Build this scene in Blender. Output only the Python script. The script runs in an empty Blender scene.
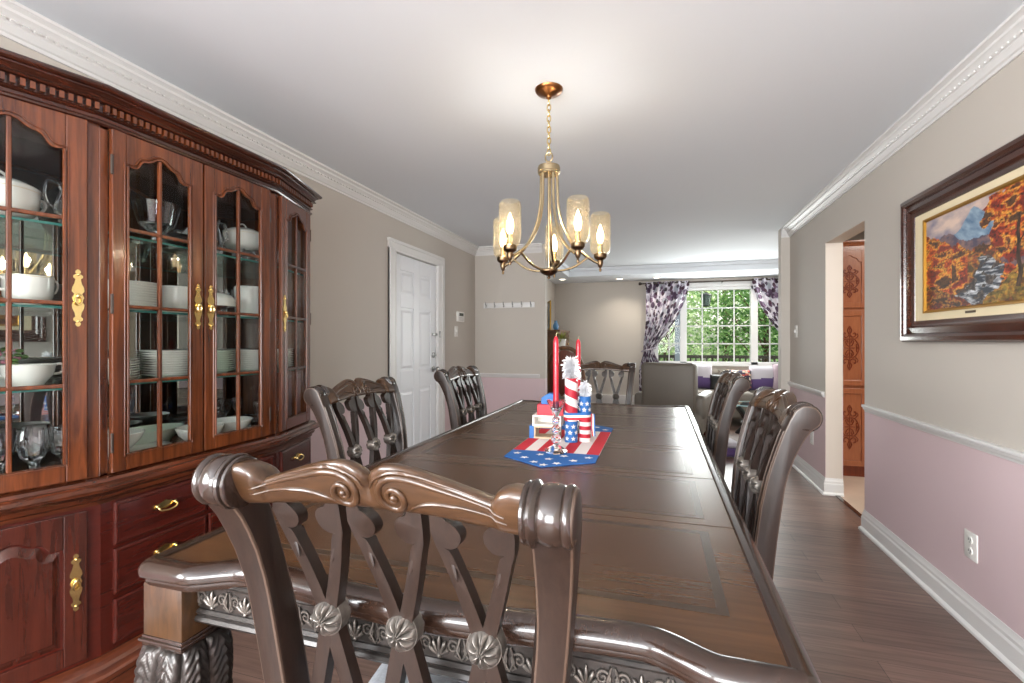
import bpy, bmesh, math, random
from mathutils import Vector, Matrix, noise
C = bpy.context.scene.collection
rnd = random.Random(11)
PI = math.pi
XR, XL, HC = 1.306, -2.22, 2.43          # right wall, left wall, ceiling height
YREAR, YB, YF = -3.6, 5.68, 8.6          # rear wall, dining/living boundary, far living wall
YSTUB = 5.6

# ------------------------------------------------------------------ materials
def lin(h):
    h = h.lstrip('#')
    out = []
    for i in (0, 2, 4):
        c = int(h[i:i+2], 16) / 255
        out.append(c / 12.92 if c <= .04045 else ((c + .055) / 1.055) ** 2.4)
    return (*out, 1)

def new_mat(name):
    m = bpy.data.materials.new(name); m.use_nodes = True
    nt = m.node_tree
    return m, nt, nt.nodes['Principled BSDF'], nt.nodes['Material Output']

def plain(name, col, rough=.5, metal=0, coat=0, noise_amt=0, scale=20, bump=0, bscale=60, emit=0, spec=.5, sheen=0):
    m, nt, b, o = new_mat(name)
    c = lin(col)
    b.inputs['Base Color'].default_value = c
    b.inputs['Roughness'].default_value = rough
    b.inputs['Metallic'].default_value = metal
    b.inputs['Coat Weight'].default_value = coat
    b.inputs['Coat Roughness'].default_value = .12
    b.inputs['Specular IOR Level'].default_value = spec
    if sheen: b.inputs['Sheen Weight'].default_value = sheen
    if emit:
        b.inputs['Emission Color'].default_value = c; b.inputs['Emission Strength'].default_value = emit
    if noise_amt or bump:
        tc = nt.nodes.new('ShaderNodeTexCoord')
    if noise_amt:
        n = nt.nodes.new('ShaderNodeTexNoise'); n.inputs['Scale'].default_value = scale; n.inputs['Detail'].default_value = 5
        r = nt.nodes.new('ShaderNodeValToRGB')
        k0, k1 = 1 - noise_amt, 1 + noise_amt
        r.color_ramp.elements[0].position = .3; r.color_ramp.elements[1].position = .7
        r.color_ramp.elements[0].color = (c[0]*k0, c[1]*k0, c[2]*k0, 1)
        r.color_ramp.elements[1].color = (min(1, c[0]*k1), min(1, c[1]*k1), min(1, c[2]*k1), 1)
        nt.links.new(tc.outputs['Object'], n.inputs['Vector'])
        nt.links.new(n.outputs['Fac'], r.inputs['Fac']); nt.links.new(r.outputs['Color'], b.inputs['Base Color'])
    if bump:
        n2 = nt.nodes.new('ShaderNodeTexNoise'); n2.inputs['Scale'].default_value = bscale; n2.inputs['Detail'].default_value = 4
        bp = nt.nodes.new('ShaderNodeBump'); bp.inputs['Strength'].default_value = bump; bp.inputs['Distance'].default_value = .004
        nt.links.new(tc.outputs['Object'], n2.inputs['Vector'])
        nt.links.new(n2.outputs['Fac'], bp.inputs['Height']); nt.links.new(bp.outputs['Normal'], b.inputs['Normal'])
    return m

def wood(name, dark, light, axis='z', rough=.3, coat=.3, scale=1.0, contrast=(.33, .67), bump=.08, coat_rough=.12, stretch=9, metal=0, spec=.5):
    """long-grained wood: stretched noise between two tones"""
    m, nt, b, o = new_mat(name)
    tc = nt.nodes.new('ShaderNodeTexCoord'); mp = nt.nodes.new('ShaderNodeMapping')
    s = [75 * scale] * 3; s['xyz'.index(axis)] = 75 * scale / (stretch * 1.6)
    mp.inputs['Scale'].default_value = s
    n = nt.nodes.new('ShaderNodeTexNoise'); n.inputs['Scale'].default_value = 1; n.inputs['Detail'].default_value = 6
    n.inputs['Roughness'].default_value = .62; n.inputs['Distortion'].default_value = .6
    n3 = nt.nodes.new('ShaderNodeTexNoise'); n3.inputs['Scale'].default_value = 2.2 * scale; n3.inputs['Detail'].default_value = 2
    mix = nt.nodes.new('ShaderNodeMath'); mix.operation = 'MULTIPLY_ADD'; mix.inputs[1].default_value = .65
    mul = nt.nodes.new('ShaderNodeMath'); mul.operation = 'MULTIPLY'; mul.inputs[1].default_value = .35
    r = nt.nodes.new('ShaderNodeValToRGB')
    r.color_ramp.elements[0].position, r.color_ramp.elements[1].position = contrast
    r.color_ramp.elements[0].color = lin(dark); r.color_ramp.elements[1].color = lin(light)
    L = nt.links.new
    L(tc.outputs['Object'], mp.inputs['Vector']); L(mp.outputs['Vector'], n.inputs['Vector']); L(tc.outputs['Object'], n3.inputs['Vector'])
    L(n3.outputs['Fac'], mul.inputs[0]); L(n.outputs['Fac'], mix.inputs[0]); L(mul.outputs[0], mix.inputs[2])
    L(mix.outputs[0], r.inputs['Fac']); L(r.outputs['Color'], b.inputs['Base Color'])
    b.inputs['Roughness'].default_value = rough; b.inputs['Coat Weight'].default_value = coat
    b.inputs['Specular IOR Level'].default_value = spec; b.inputs['Coat Roughness'].default_value = coat_rough; b.inputs['Metallic'].default_value = metal
    bp = nt.nodes.new('ShaderNodeBump'); bp.inputs['Strength'].default_value = bump; bp.inputs['Distance'].default_value = .002
    L(n.outputs['Fac'], bp.inputs['Height']); L(bp.outputs['Normal'], b.inputs['Normal'])
    return m

def clear_glass(name, tint='#ffffff', ior=1.45, rough=0.0, bump=0, bscale=60, gloss=1.0, body=0.0, body_col='#ffffff'):
    """thin clear glass: what is not mirrored by Fresnel passes straight through; body adds a little frosted diffuse"""
    m = bpy.data.materials.new(name); m.use_nodes = True; nt = m.node_tree
    nt.nodes.remove(nt.nodes['Principled BSDF']); o = nt.nodes['Material Output']; L = nt.links.new
    t = nt.nodes.new('ShaderNodeBsdfTransparent'); t.inputs['Color'].default_value = lin(tint)
    g = nt.nodes.new('ShaderNodeBsdfGlossy'); g.inputs['Roughness'].default_value = rough
    g.inputs['Color'].default_value = (gloss, gloss, gloss, 1)
    fr = nt.nodes.new('ShaderNodeFresnel'); fr.inputs['IOR'].default_value = ior
    mx = nt.nodes.new('ShaderNodeMixShader')
    if bump:
        tc = nt.nodes.new('ShaderNodeTexCoord'); n2 = nt.nodes.new('ShaderNodeTexVoronoi'); n2.inputs['Scale'].default_value = bscale
        bp = nt.nodes.new('ShaderNodeBump'); bp.inputs['Strength'].default_value = bump; bp.inputs['Distance'].default_value = .004
        L(tc.outputs['Object'], n2.inputs['Vector']); L(n2.outputs['Distance'], bp.inputs['Height'])
        L(bp.outputs['Normal'], g.inputs['Normal']); L(bp.outputs['Normal'], fr.inputs['Normal'])
    src = t.outputs[0]
    if body:
        d = nt.nodes.new('ShaderNodeBsdfTranslucent'); d.inputs['Color'].default_value = lin(body_col)
        mb = nt.nodes.new('ShaderNodeMixShader'); mb.inputs[0].default_value = body
        L(t.outputs[0], mb.inputs[1]); L(d.outputs[0], mb.inputs[2]); src = mb.outputs[0]
    ge = nt.nodes.new('ShaderNodeNewGeometry'); fm = nt.nodes.new('ShaderNodeMath'); fm.operation = 'MULTIPLY_ADD'; fm.inputs[1].default_value = -1; fm.inputs[2].default_value = 1
    fx = nt.nodes.new('ShaderNodeMath'); fx.operation = 'MULTIPLY'
    L(ge.outputs['Backfacing'], fm.inputs[0]); L(fm.outputs[0], fx.inputs[0]); L(fr.outputs[0], fx.inputs[1])
    L(fx.outputs[0], mx.inputs[0]); L(src, mx.inputs[1]); L(g.outputs[0], mx.inputs[2]); L(mx.outputs[0], o.inputs['Surface'])
    return m

def solid_glass(name, rough=0.0, tint='#ffffff', ior=1.5):
    m, nt, b, o = new_mat(name)
    b.inputs['Base Color'].default_value = lin(tint); b.inputs['Transmission Weight'].default_value = 1
    b.inputs['Roughness'].default_value = rough; b.inputs['IOR'].default_value = ior
    return m

def emission(name, col, s):
    m = bpy.data.materials.new(name); m.use_nodes = True; nt = m.node_tree
    nt.nodes.remove(nt.nodes['Principled BSDF'])
    e = nt.nodes.new('ShaderNodeEmission'); e.inputs[0].default_value = lin(col); e.inputs[1].default_value = s
    nt.links.new(e.outputs[0], nt.nodes['Material Output'].inputs['Surface']); return m

def vcol_mat(name, attr='Col', rough=.6, coat=0):
    m, nt, b, o = new_mat(name)
    a = nt.nodes.new('ShaderNodeVertexColor'); a.layer_name = attr
    nt.links.new(a.outputs['Color'], b.inputs['Base Color']); b.inputs['Roughness'].default_value = rough
    b.inputs['Coat Weight'].default_value = coat
    return m

# ------------------------------------------------------------------ mesh builder
class MB:
    def __init__(s): s.v, s.f, s.mi, s.M = [], [], [], Matrix()
    def add(s, vs, fs, mi=0):
        o = len(s.v); M = s.M
        s.v.extend([tuple(M @ Vector(p)) for p in vs])
        flip = M.determinant() < 0
        for f in fs:
            g = [i + o for i in f]
            s.f.append(g[::-1] if flip else g); s.mi.append(mi)
        return s
    def box(s, x0, x1, y0, y1, z0, z1, mi=0):
        v = [(x, y, z) for z in (z0, z1) for y in (y0, y1) for x in (x0, x1)]
        return s.add(v, [(0,2,3,1),(4,5,7,6),(0,1,5,4),(2,6,7,3),(0,4,6,2),(1,3,7,5)], mi)
    def loft(s, rings, mi=0, closed=True, caps=True, ringloop=False):
        """rings: list of equal-length point loops"""
        n = len(rings[0]); vs = [p for r in rings for p in r]; fs = []
        R = len(rings)
        for i in range(R if ringloop else R - 1):
            a, b = i * n, ((i + 1) % R) * n
            for j in range(n if closed else n - 1):
                k = (j + 1) % n
                fs.append((a + j, a + k, b + k, b + j))
        if caps and closed and not ringloop:
            fs.append(tuple(range(n))[::-1]); fs.append(tuple((R - 1) * n + j for j in range(n)))
        return s.add(vs, fs, mi)
    def tube(s, pts, r, n=8, mi=0, closed=False, caps=True):
        P = [Vector(p) for p in pts]; N = len(P)
        rr = r if isinstance(r, (list, tuple)) else [r] * N
        rings = []; up = None
        for i in range(N):
            if closed: t = P[(i + 1) % N] - P[i - 1]
            else: t = P[min(i + 1, N - 1)] - P[max(i - 1, 0)]
            if t.length < 1e-9: t = Vector((0, 0, 1))
            t.normalize()
            if up is None:
                up = Vector((0, 0, 1)) if abs(t.z) < .9 else Vector((1, 0, 0))
            u = (up - t * up.dot(t))
            if u.length < 1e-6: u = t.orthogonal()
            u.normalize(); w = t.cross(u); up = u
            rings.append([tuple(P[i] + (u * math.cos(a) + w * math.sin(a)) * rr[i]) for a in [2 * PI * k / n for k in range(n)]])
        return s.loft(rings, mi, True, caps, closed)
    def lathe(s, prof, n=24, mi=0, c=(0, 0, 0), axis='z', sx=1, sy=1, rmod=None):
        """prof: (r, h) bottom to top; r=0 ends are closed"""
        rings = []
        for (r, h) in prof:
            ring = []
            for k in range(n):
                a = 2 * PI * k / n
                q = max(r, 1e-5) * (rmod(a, h) if rmod else 1)
                x, y = q * math.cos(a) * sx, q * math.sin(a) * sy
                if axis == 'z': p = (x, y, h)
                elif axis == 'x': p = (h, x, y)
                else: p = (y, h, x)
                ring.append((p[0] + c[0], p[1] + c[1], p[2] + c[2]))
            rings.append(ring)
        return s.loft(rings, mi)
    def prism(s, outline, a, b, plane='xz', mi=0):
        """outline (u, v) extruded along the remaining axis from a to b"""
        def pt(u, v, w):
            return (u, w, v) if plane == 'xz' else (w, u, v) if plane == 'yz' else (u, v, w)
        n = len(outline)
        vs = [pt(u, v, a) for u, v in outline] + [pt(u, v, b) for u, v in outline]
        fs = [tuple(range(n)), tuple(range(2 * n - 1, n - 1, -1))]
        for i in range(n):
            j = (i + 1) % n; fs.append((i, i + n, j + n, j))
        return s.add(vs, fs, mi)
    def sphere(s, c, r, n=12, mi=0, sc=(1, 1, 1)):
        prof = [(math.sin(PI * i / n), -math.cos(PI * i / n)) for i in range(n + 1)]
        M0 = s.M; s.M = M0 @ Matrix.Translation(c) @ Matrix.Diagonal((r * sc[0], r * sc[1], r * sc[2], 1))
        s.lathe(prof, n + 4, mi); s.M = M0; return s
    def sweep(s, path, prof, closed=False, mi=0, z=0):
        """sweep profile [(offset to the right of travel, height)] along an XY path with mitres"""
        P = [Vector((p[0], p[1])) for p in path]; N = len(P); rings = []
        for i in range(N):
            if closed: d0, d1 = P[i] - P[i - 1], P[(i + 1) % N] - P[i]
            else:
                d0 = P[i] - P[i - 1] if i else P[1] - P[0]
                d1 = P[i + 1] - P[i] if i < N - 1 else P[i] - P[i - 1]
            d0 = d0.normalized(); d1 = d1.normalized()
            n0, n1 = Vector((d0.y, -d0.x)), Vector((d1.y, -d1.x))
            m = n0 + n1
            m = m / max(m.length_squared / 2, .25) if m.length > 1e-6 else n0
            rings.append([(P[i].x + m.x * o, P[i].y + m.y * o, z + h) for o, h in prof])
        return s.loft(rings, mi, True, True, closed)
    def grid(s, fn, nu, nv, mi=0, cu=False, cv=False):
        vs = [fn(i / (nu if cu else nu - 1), j / (nv if cv else nv - 1)) for i in range(nu) for j in range(nv)]
        fs = []
        for i in range(nu if cu else nu - 1):
            for j in range(nv if cv else nv - 1):
                a, b = i, (i + 1) % nu; c, d = j, (j + 1) % nv
                fs.append((a * nv + c, b * nv + c, b * nv + d, a * nv + d))
        return s.add(vs, fs, mi)
    def build(s, name, mats, parent=None, smooth=True, angle=35, bevel=0, bseg=2, bevmat=-1, loc=None, rot=None, fix=True):
        me = bpy.data.meshes.new(name)
        me.from_pydata(s.v, [], s.f)
        if not isinstance(mats, (list, tuple)): mats = [mats]
        for m in mats: me.materials.append(m)
        me.polygons.foreach_set('material_index', s.mi); me.validate(); me.update()
        if bevel or fix:
            bm = bmesh.new(); bm.from_mesh(me)
            if fix: bmesh.ops.recalc_face_normals(bm, faces=bm.faces)
            if bevel:
                es = [e for e in bm.edges if len(e.link_faces) == 2 and e.calc_face_angle(0) > math.radians(40)]
                bmesh.ops.bevel(bm, geom=es, offset=bevel, offset_type='OFFSET', segments=bseg, profile=.5, affect='EDGES', clamp_overlap=True, material=bevmat)
            bm.to_mesh(me); bm.free()
        if smooth:
            me.shade_smooth(); me.set_sharp_from_angle(angle=math.radians(angle))
        o = bpy.data.objects.new(name, me); C.objects.link(o)
        if parent: o.parent = parent
        if loc is not None: o.location = loc
        if rot is not None: o.rotation_euler = rot
        return o

def tag(o, label=None, cat=None, group=None, kind=None):
    if label: o['label'] = label
    if cat: o['category'] = cat
    if group: o['group'] = group
    if kind: o['kind'] = kind
    return o
def thing(name, label, cat, loc=(0, 0, 0), rz=0, group=None):
    o = bpy.data.objects.new(name, None); o.empty_display_size = .05; C.objects.link(o)
    o.location = loc; o.rotation_euler = (0, 0, rz)
    return tag(o, label, cat, group)
def struct(o): o['kind'] = 'structure'; return o
def dup(root, loc, rz=None, label=None, group=None, scale=None):
    def cp(o, parent):
        c = o.copy(); C.objects.link(c)
        if parent: c.parent = parent
        for ch in o.children: cp(ch, c)
        return c
    r = cp(root, None); r.location = loc
    if rz is not None: r.rotation_euler = (0, 0, rz)
    if scale: r.scale = scale
    if label: r['label'] = label
    if group: r['group'] = group
    return r
def lerp(a, b, t): return a + (b - a) * t
def sstep(a, b, x):
    t = max(0, min(1, (x - a) / (b - a))); return t * t * (3 - 2 * t)
def interp(tab, x):
    if x <= tab[0][0]: return tab[0][1]
    for (a, u), (b, v) in zip(tab, tab[1:]):
        if x <= b: return lerp(u, v, (x - a) / (b - a))
    return tab[-1][1]
def smooth_path(pts, n=8):
    """Catmull-Rom through pts"""
    P = [Vector(p) for p in pts]; out = []
    for i in range(len(P) - 1):
        p0, p1, p2, p3 = P[max(i-1, 0)], P[i], P[i+1], P[min(i+2, len(P)-1)]
        for k in range(n):
            t = k / n
            out.append(.5 * ((2*p1) + (p2-p0)*t + (2*p0-5*p1+4*p2-p3)*t*t + (3*p1-p0-3*p2+p3)*t**3))
    out.append(P[-1]); return out

M = {}
M['wall_up'] = plain('greige wall paint', '#bfb8af', .75, bump=.05, bscale=180)
M['wall_low'] = plain('mauve wall paint', '#d2bcbf', .7, bump=.05, bscale=180)
M['wall_cream'] = plain('cream wall paint', '#cdc3b8', .7)
M['trim'] = plain('white trim paint', '#dcdbd9', .4)
M['ceil'] = plain('white ceiling paint', '#dde2e7', .85, bump=.06, bscale=14)
M['doorp'] = plain('white door paint', '#e4e6ea', .4)
M['brass'] = plain('polished brass', '#e2c888', .22, 1)
M['antbrass'] = plain('antique brass', '#b9a684', .26, 1)
M['bronze'] = plain('dark bronze', '#6a5742', .3, 1)
M['steel'] = plain('brushed nickel', '#9c9c9a', .3, 1)
M['hinge'] = plain('dark hinge metal', '#4a423c', .4, .8)
M['cherrylow'] = wood('red cherry wood', '#280e08', '#4e2015', 'z', .26, .4, .55)
M['cherry'] = wood('cherry wood', '#35170b', '#7a4020', 'z', .26, .4, .55)
M['cherryh'] = wood('cherry wood across', '#2c1209', '#63301a', 'y', .26, .45, .55)
M['cherryd'] = wood('dark cherry wood', '#330f0a', '#521a11', 'y', .24, .4, .55, (.2, .8))
M['tabletop'] = wood('table veneer', '#2e1d12', '#5a3c26', 'x', .26, 0, .6, (.1, .9), .01, .1, spec=.38)
M['tableedge'] = wood('table border veneer', '#2f1e12', '#644329', 'x', .26, 0, .6, (.15, .85), .01, .1, spec=.38)
M['tabledark'] = plain('dark inlay line', '#3a2a1d', .28, spec=.38)
M['tablerim'] = wood('table rim', '#1f140f', '#3a281f', 'y', .2, .3, 1, (.3, .75), .03, .1)
M['legblock'] = wood('worn leg block', '#24160b', '#573a20', 'z', .35, .15, .9, (.3, .7), .1, .2, 3)
M['relief'] = plain('silvered relief', '#6f6963', .33, .65, noise_amt=.3, scale=60)
M['carved'] = plain('dark silvered carving', '#37322f', .3, .4, .2, noise_amt=.35, scale=30)
M['chairw'] = wood('dark chair wood', '#1a110d', '#31231c', 'z', .42, .05, 1.4, (.3, .75), .12, .2, 5, spec=.4)
M['chairgloss'] = wood('polished dark chair wood', '#1c130f', '#33251e', 'x', .2, .5, 1.4, (.3, .75), .05, .1, 3)
M['chairedge'] = plain('worn chair edge', '#4a3a30', .35)
M['chairrail'] = wood('gilded brown chair rail', '#25170d', '#533822', 'x', .28, .3, 1.2, (.25, .75), .05, .12, 4)
M['seatfab'] = plain('pale grey seat fabric', '#b9bdc2', .9, noise_amt=.12, scale=160, bump=.3, bscale=300)
M['porc'] = plain('white porcelain', '#e4e3de', .18, coat=.5)
M['porcgold'] = plain('gilt porcelain rim', '#c7b489', .3, .6)
M['porcgreen'] = plain('pale green porcelain', '#c9d3c6', .2, coat=.5)
M['silver'] = plain('silver plate', '#c9c8c6', .15, 1)
M['crystal'] = solid_glass('cut crystal', 0, '#fbfcff', 1.5)
M['glass'] = clear_glass('door glass', '#fbfdfc', 1.3)
M['shelfglass'] = clear_glass('shelf glass', '#dff0ea', 1.45)
M['shelfedge'] = plain('green glass edge', '#2f6f68', .2)
M['winglass'] = clear_glass('window glass', '#ffffff', 1.2)
M['seeded'] = clear_glass('seeded amber glass', '#fdf8ec', 1.4, .05, 1.0, 120, 1, .018, '#fff3e0')
M['seeds'] = clear_glass('seed bubbles', '#fffaf0', 1.5, .05, 0, 1, 1, .35, '#fff6e6')
M['mirror'] = plain('mirror', '#b9bdbd', .02, 1)
M['bulb'] = emission('lit bulb', '#ffe8c8', 12)
M['canlight'] = emission('recessed lamp', '#fff1dc', 10)
M['black'] = plain('black', '#151515', .4)
M['white'] = plain('white plastic', '#e6e4df', .35)
M['red'] = plain('red wax', '#c2152a', .35, coat=.3)
M['redp'] = plain('red paint', '#c0182c', .45)
M['whitep'] = plain('white paint', '#e8e4dd', .5)
M['bluep'] = plain('blue paint', '#1d63a8', .5)
M['tan'] = plain('raw wood', '#c4ae90', .6)
M['tinsel'] = plain('silver tinsel', '#f3f4f7', .3, .25)
M['wick'] = plain('wick', '#e9dcae', .8)
# ------------------------------------------------------------------ the room
def floor_mat():
    m, nt, b, o = new_mat('dark plank floor'); L = nt.links.new
    tc = nt.nodes.new('ShaderNodeTexCoord'); 
    br = nt.nodes.new('ShaderNodeTexBrick'); br.inputs['Scale'].default_value = 1
    br.inputs['Brick Width'].default_value = 1.3; br.inputs['Row Height'].default_value = .13
    br.inputs['Mortar Size'].default_value = .0012; br.inputs['Color1'].default_value = lin('#6d574d'); br.inputs['Color2'].default_value = lin('#826a5f')
    br.inputs['Mortar'].default_value = lin('#2e2420'); br.offset = .37
    mp = nt.nodes.new('ShaderNodeMapping'); mp.inputs['Scale'].default_value = (3, 60, 1)
    n = nt.nodes.new('ShaderNodeTexNoise'); n.inputs['Scale'].default_value = 1; n.inputs['Detail'].default_value = 7; n.inputs['Distortion'].default_value = .5
    r = nt.nodes.new('ShaderNodeValToRGB'); r.color_ramp.elements[0].position = .3; r.color_ramp.elements[1].position = .72
    r.color_ramp.elements[0].color = (.55, .52, .5, 1); r.color_ramp.elements[1].color = (1.15, 1.12, 1.1, 1)
    mx = nt.nodes.new('ShaderNodeMixRGB'); mx.blend_type = 'MULTIPLY'; mx.inputs[0].default_value = 1
    L(tc.outputs['Object'], br.inputs['Vector']); L(tc.outputs['Object'], mp.inputs['Vector']); L(mp.outputs[0], n.inputs['Vector'])
    L(n.outputs['Fac'], r.inputs[0]); L(br.outputs['Color'], mx.inputs[1]); L(r.outputs[0], mx.inputs[2]); L(mx.outputs[0], b.inputs['Base Color'])
    b.inputs['Roughness'].default_value = .38; b.inputs['Coat Weight'].default_value = .15
    bp = nt.nodes.new('ShaderNodeBump'); bp.inputs['Strength'].default_value = .12; bp.inputs['Distance'].default_value = .002
    L(n.outputs['Fac'], bp.inputs['Height']); L(bp.outputs[0], b.inputs['Normal'])
    return m
M['floor'] = floor_mat()
M['tile'] = plain('cream floor tile', '#d9c9b8', .3, noise_amt=.08, scale=4)
XLL = -1.80                       # living room left wall
b = MB(); b.box(XL-.12, 1.385, YREAR-.12, YB, -.1, 0); b.box(-2.3, 4.1, YB, YF+.12, -.1, 0); struct(b.build('floor', M['floor'], smooth=False, fix=True))
b = MB(); b.box(1.385, 4.1, 1.5, YB, -.1, 0); b.box(1.37, 1.40, 3.72, 4.50, 0, .006, 1)
struct(b.build('floor_kitchen', [M['tile'], M['tablerim']], smooth=False))
b = MB(); b.box(XL-.12, 4.1, YREAR-.12, YF+.12, HC, HC+.1); struct(b.build('ceiling', M['ceil'], smooth=False))
# soffit round the living room
b = MB(); b.box(XLL, 4.0, 7.74, YF, 2.30, HC); b.box(XLL, -1.39, 5.8, 7.74, 2.30, HC)
b.box(-1.39, 4.0, 7.70, 7.74, 2.385, HC); b.box(-1.39, -1.35, 5.8, 7.70, 2.385, HC)
struct(b.build('ceiling_soffit', M['ceil'], smooth=False))

def two_tone(b, x0, x1, y0, y1, z0, z1, split=.80):
    if z0 < split < z1:
        b.box(x0, x1, y0, y1, z0, split, 1); b.box(x0, x1, y0, y1, split, z1, 0)
    else: b.box(x0, x1, y0, y1, z0, z1, 1 if z1 <= split else 0)
lw0, lw1, lz0, lz1 = -3.1, -.7, .85, 2.15
W2 = [M['wall_up'], M['wall_low'], M['wall_cream']]
b = MB()
two_tone(b, XL-.12, XL, YREAR, lw0, 0, HC); two_tone(b, XL-.12, XL, lw1, 3.735, 0, HC); b.box(XL-.12, XL, lw0, lw1, 0, lz0, 1); b.box(XL-.12, XL, lw0, lw1, lz1, HC, 0); two_tone(b, XL-.12, XL, 4.595, YB+.12, 0, HC); two_tone(b, XL-.12, XL, 3.735, 4.595, 2.045, HC)
struct(b.build('wall_left', W2, smooth=False))
b = MB()
two_tone(b, XR, XR+.125, YREAR, 3.72, 0, HC); two_tone(b, XR, XR+.125, 4.50, YSTUB, 0, HC); two_tone(b, XR, XR+.125, 3.72, 4.50, 2.055, HC)
b.box(XR+.002, XR+.12, 4.497, 4.50, 0, 2.055, 2); b.box(XR+.002, XR+.12, 3.72, 3.723, 0, 2.055, 2); b.box(XR+.002, XR+.12, 3.723, 4.497, 2.052, 2.055, 2)
struct(b.build('wall_right', W2, smooth=False))
b = MB(); two_tone(b, XL, -1.313, YB, YB+.12, 0, HC); struct(b.build('wall_back', W2, smooth=False))
b = MB(); b.box(1.223, 4.0, YSTUB, YSTUB+.12, 0, HC); struct(b.build('wall_partition', W2, smooth=False))
# living room walls
wx0, wx1, wz0, wz1 = -.08, 1.98, .87, 2.155
b = MB(); b.box(XLL-.12, wx0, YF, YF+.12, 0, HC); b.box(wx1, 4.1, YF, YF+.12, 0, HC); b.box(wx0, wx1, YF, YF+.12, 0, wz0); b.box(wx0, wx1, YF, YF+.12, wz1, HC)
struct(b.build('wall_far', W2, smooth=False))
b = MB(); b.box(XLL-.12, XLL, YB+.12, YF, 0, HC); struct(b.build('wall_living', W2, smooth=False))
b = MB(); b.box(4.0, 4.12, YREAR, YF, 0, HC); struct(b.build('wall_side', W2, smooth=False))
# kitchen near wall and rear wall of the dining room with its big window
b = MB(); b.box(XR+.125, 4.0, 1.4, 1.5, 0, HC); struct(b.build('wall_kitchen', W2, smooth=False))
rx0, rx1, rz0, rz1 = -1.75, .95, .35, 2.2
b = MB(); two_tone(b, XL, rx0, YREAR-.12, YREAR, 0, HC); two_tone(b, rx1, XR, YREAR-.12, YREAR, 0, HC)
b.box(rx0, rx1, YREAR-.12, YREAR, 0, rz0, 1); b.box(rx0, rx1, YREAR-.12, YREAR, rz1, HC, 0)
struct(b.build('wall_rear', W2, smooth=False))
w = thing('window_2', None, None, (0, 0, 0)); struct(w)
b = MB()
for x in (rx0, (rx0*2+rx1)/3-.03, (rx0+rx1*2)/3-.03, rx1-.06): b.box(x, x+.06, YREAR-.09, YREAR-.03, rz0, rz1)
b.box(rx0, rx1, YREAR-.09, YREAR-.03, rz0, rz0+.06); b.box(rx0, rx1, YREAR-.09, YREAR-.03, rz1-.06, rz1)
b.build('window_frame', M['trim'], w, smooth=False)
b = MB(); b.box(rx0, rx1, YREAR-.062, YREAR-.058, rz0, rz1); b.build('glass', M['winglass'], w, smooth=False)

w = thing('added_fill_window', None, None, (0, 0, 0)); struct(w)  # unseen opening added in the left wall to light the right wall
b = MB()
for y in (lw0, (lw0+lw1)/2-.03, lw1-.06): b.box(XL-.09, XL-.03, y, y+.06, lz0, lz1)
b.box(XL-.09, XL-.03, lw0, lw1, lz0, lz0+.06); b.box(XL-.09, XL-.03, lw0, lw1, lz1-.06, lz1)
b.build('window_frame', M['trim'], w, smooth=False)
b = MB(); b.box(XL-.062, XL-.058, lw0, lw1, lz0, lz1); b.build('glass', M['winglass'], w, smooth=False)

# crown: cove with a beaded band, along X/Y paths (room on the right of travel)
crown = [(0, -.10), (.010, -.10), (.012, -.088), (.020, -.084), (.030, -.068), (.036, -.062), (.036, -.050), (.052, -.036), (.064, -.030), (.066, -.020), (.078, -.014), (.088, -.012), (.088, 0), (0, 0)]
def crown_run(name, path, beads=True):
    b = MB(); b.sweep(path, crown, z=HC)
    if beads:
        for (p, q) in zip(path, path[1:]):
            d = Vector((q[0]-p[0], q[1]-p[1])); n = int(d.length/.034); t = d.normalized(); r = Vector((t.y, -t.x))
            for k in range(2, n-2):
                c = Vector(p) + t * (k+.5) * .034 + r * .041
                b.M = Matrix.Translation((c.x, c.y, HC-.049)) @ Matrix.Rotation(math.atan2(t.y, t.x), 4, 'Z') @ Matrix.Rotation(-.75, 4, 'X')
                b.box(-.011, .011, -.004, .004, -.008, .008)
            b.M = Matrix()
    return struct(b.build(name, M['trim'], angle=25))
crown_run('trim_1', [(XL, YREAR), (XL, YB), (-1.345, YB)])
crown_run('trim_2', [(1.223, YSTUB), (XR, YSTUB), (XR, YREAR)])
rail = [(0, -.047), (.006, -.047), (.010, -.036), (.016, -.030), (.020, -.018), (.026, -.014), (.026, -.003), (.022, 0), (0, 0)]
base = [(0, 0), (.026, 0), (.026, .012), (.018, .022), (.015, .024), (.015, .088), (.010, .098), (.010, .112), (.005, .122), (.004, .138), (0, .138)]
def run(name, path, prof, z=0): b = MB(); b.sweep(path, prof, z=z); return struct(b.build(name, M['trim'], angle=25))
run('trim_3', [(XR, 3.70), (XR, YREAR)], rail, .836)
run('trim_4', [(XR, YSTUB), (XR, 4.52)], rail, .836)
run('trim_5', [(XL+.02, YB), (-1.375, YB)], rail, .853)
run('baseboard_right', [(XR+.125, 3.72), (XR, 3.72), (XR, YREAR)], base)
run('baseboard_1', [(1.223, YSTUB+.1), (1.223, YSTUB), (XR, YSTUB), (XR, 4.50), (XR+.125, 4.50)], base)
run('baseboard_left', [(XL, YREAR), (XL, 3.62)], base)
run('baseboard_2', [(XL, 4.77), (XL, YB), (-1.313, YB), (-1.313, YB+.12)], base)
b = MB(); b.box(XLL, wx0-.2, YF-.05, YF, 0, .315); b.box(wx0-.2, 4.0, YF-.05, YF, 0, .315); b.box(XLL, 4.0, YF-.062, YF-.05, .245, .315)
struct(b.build('baseboard_far', [M['trim']], smooth=False))

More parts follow.
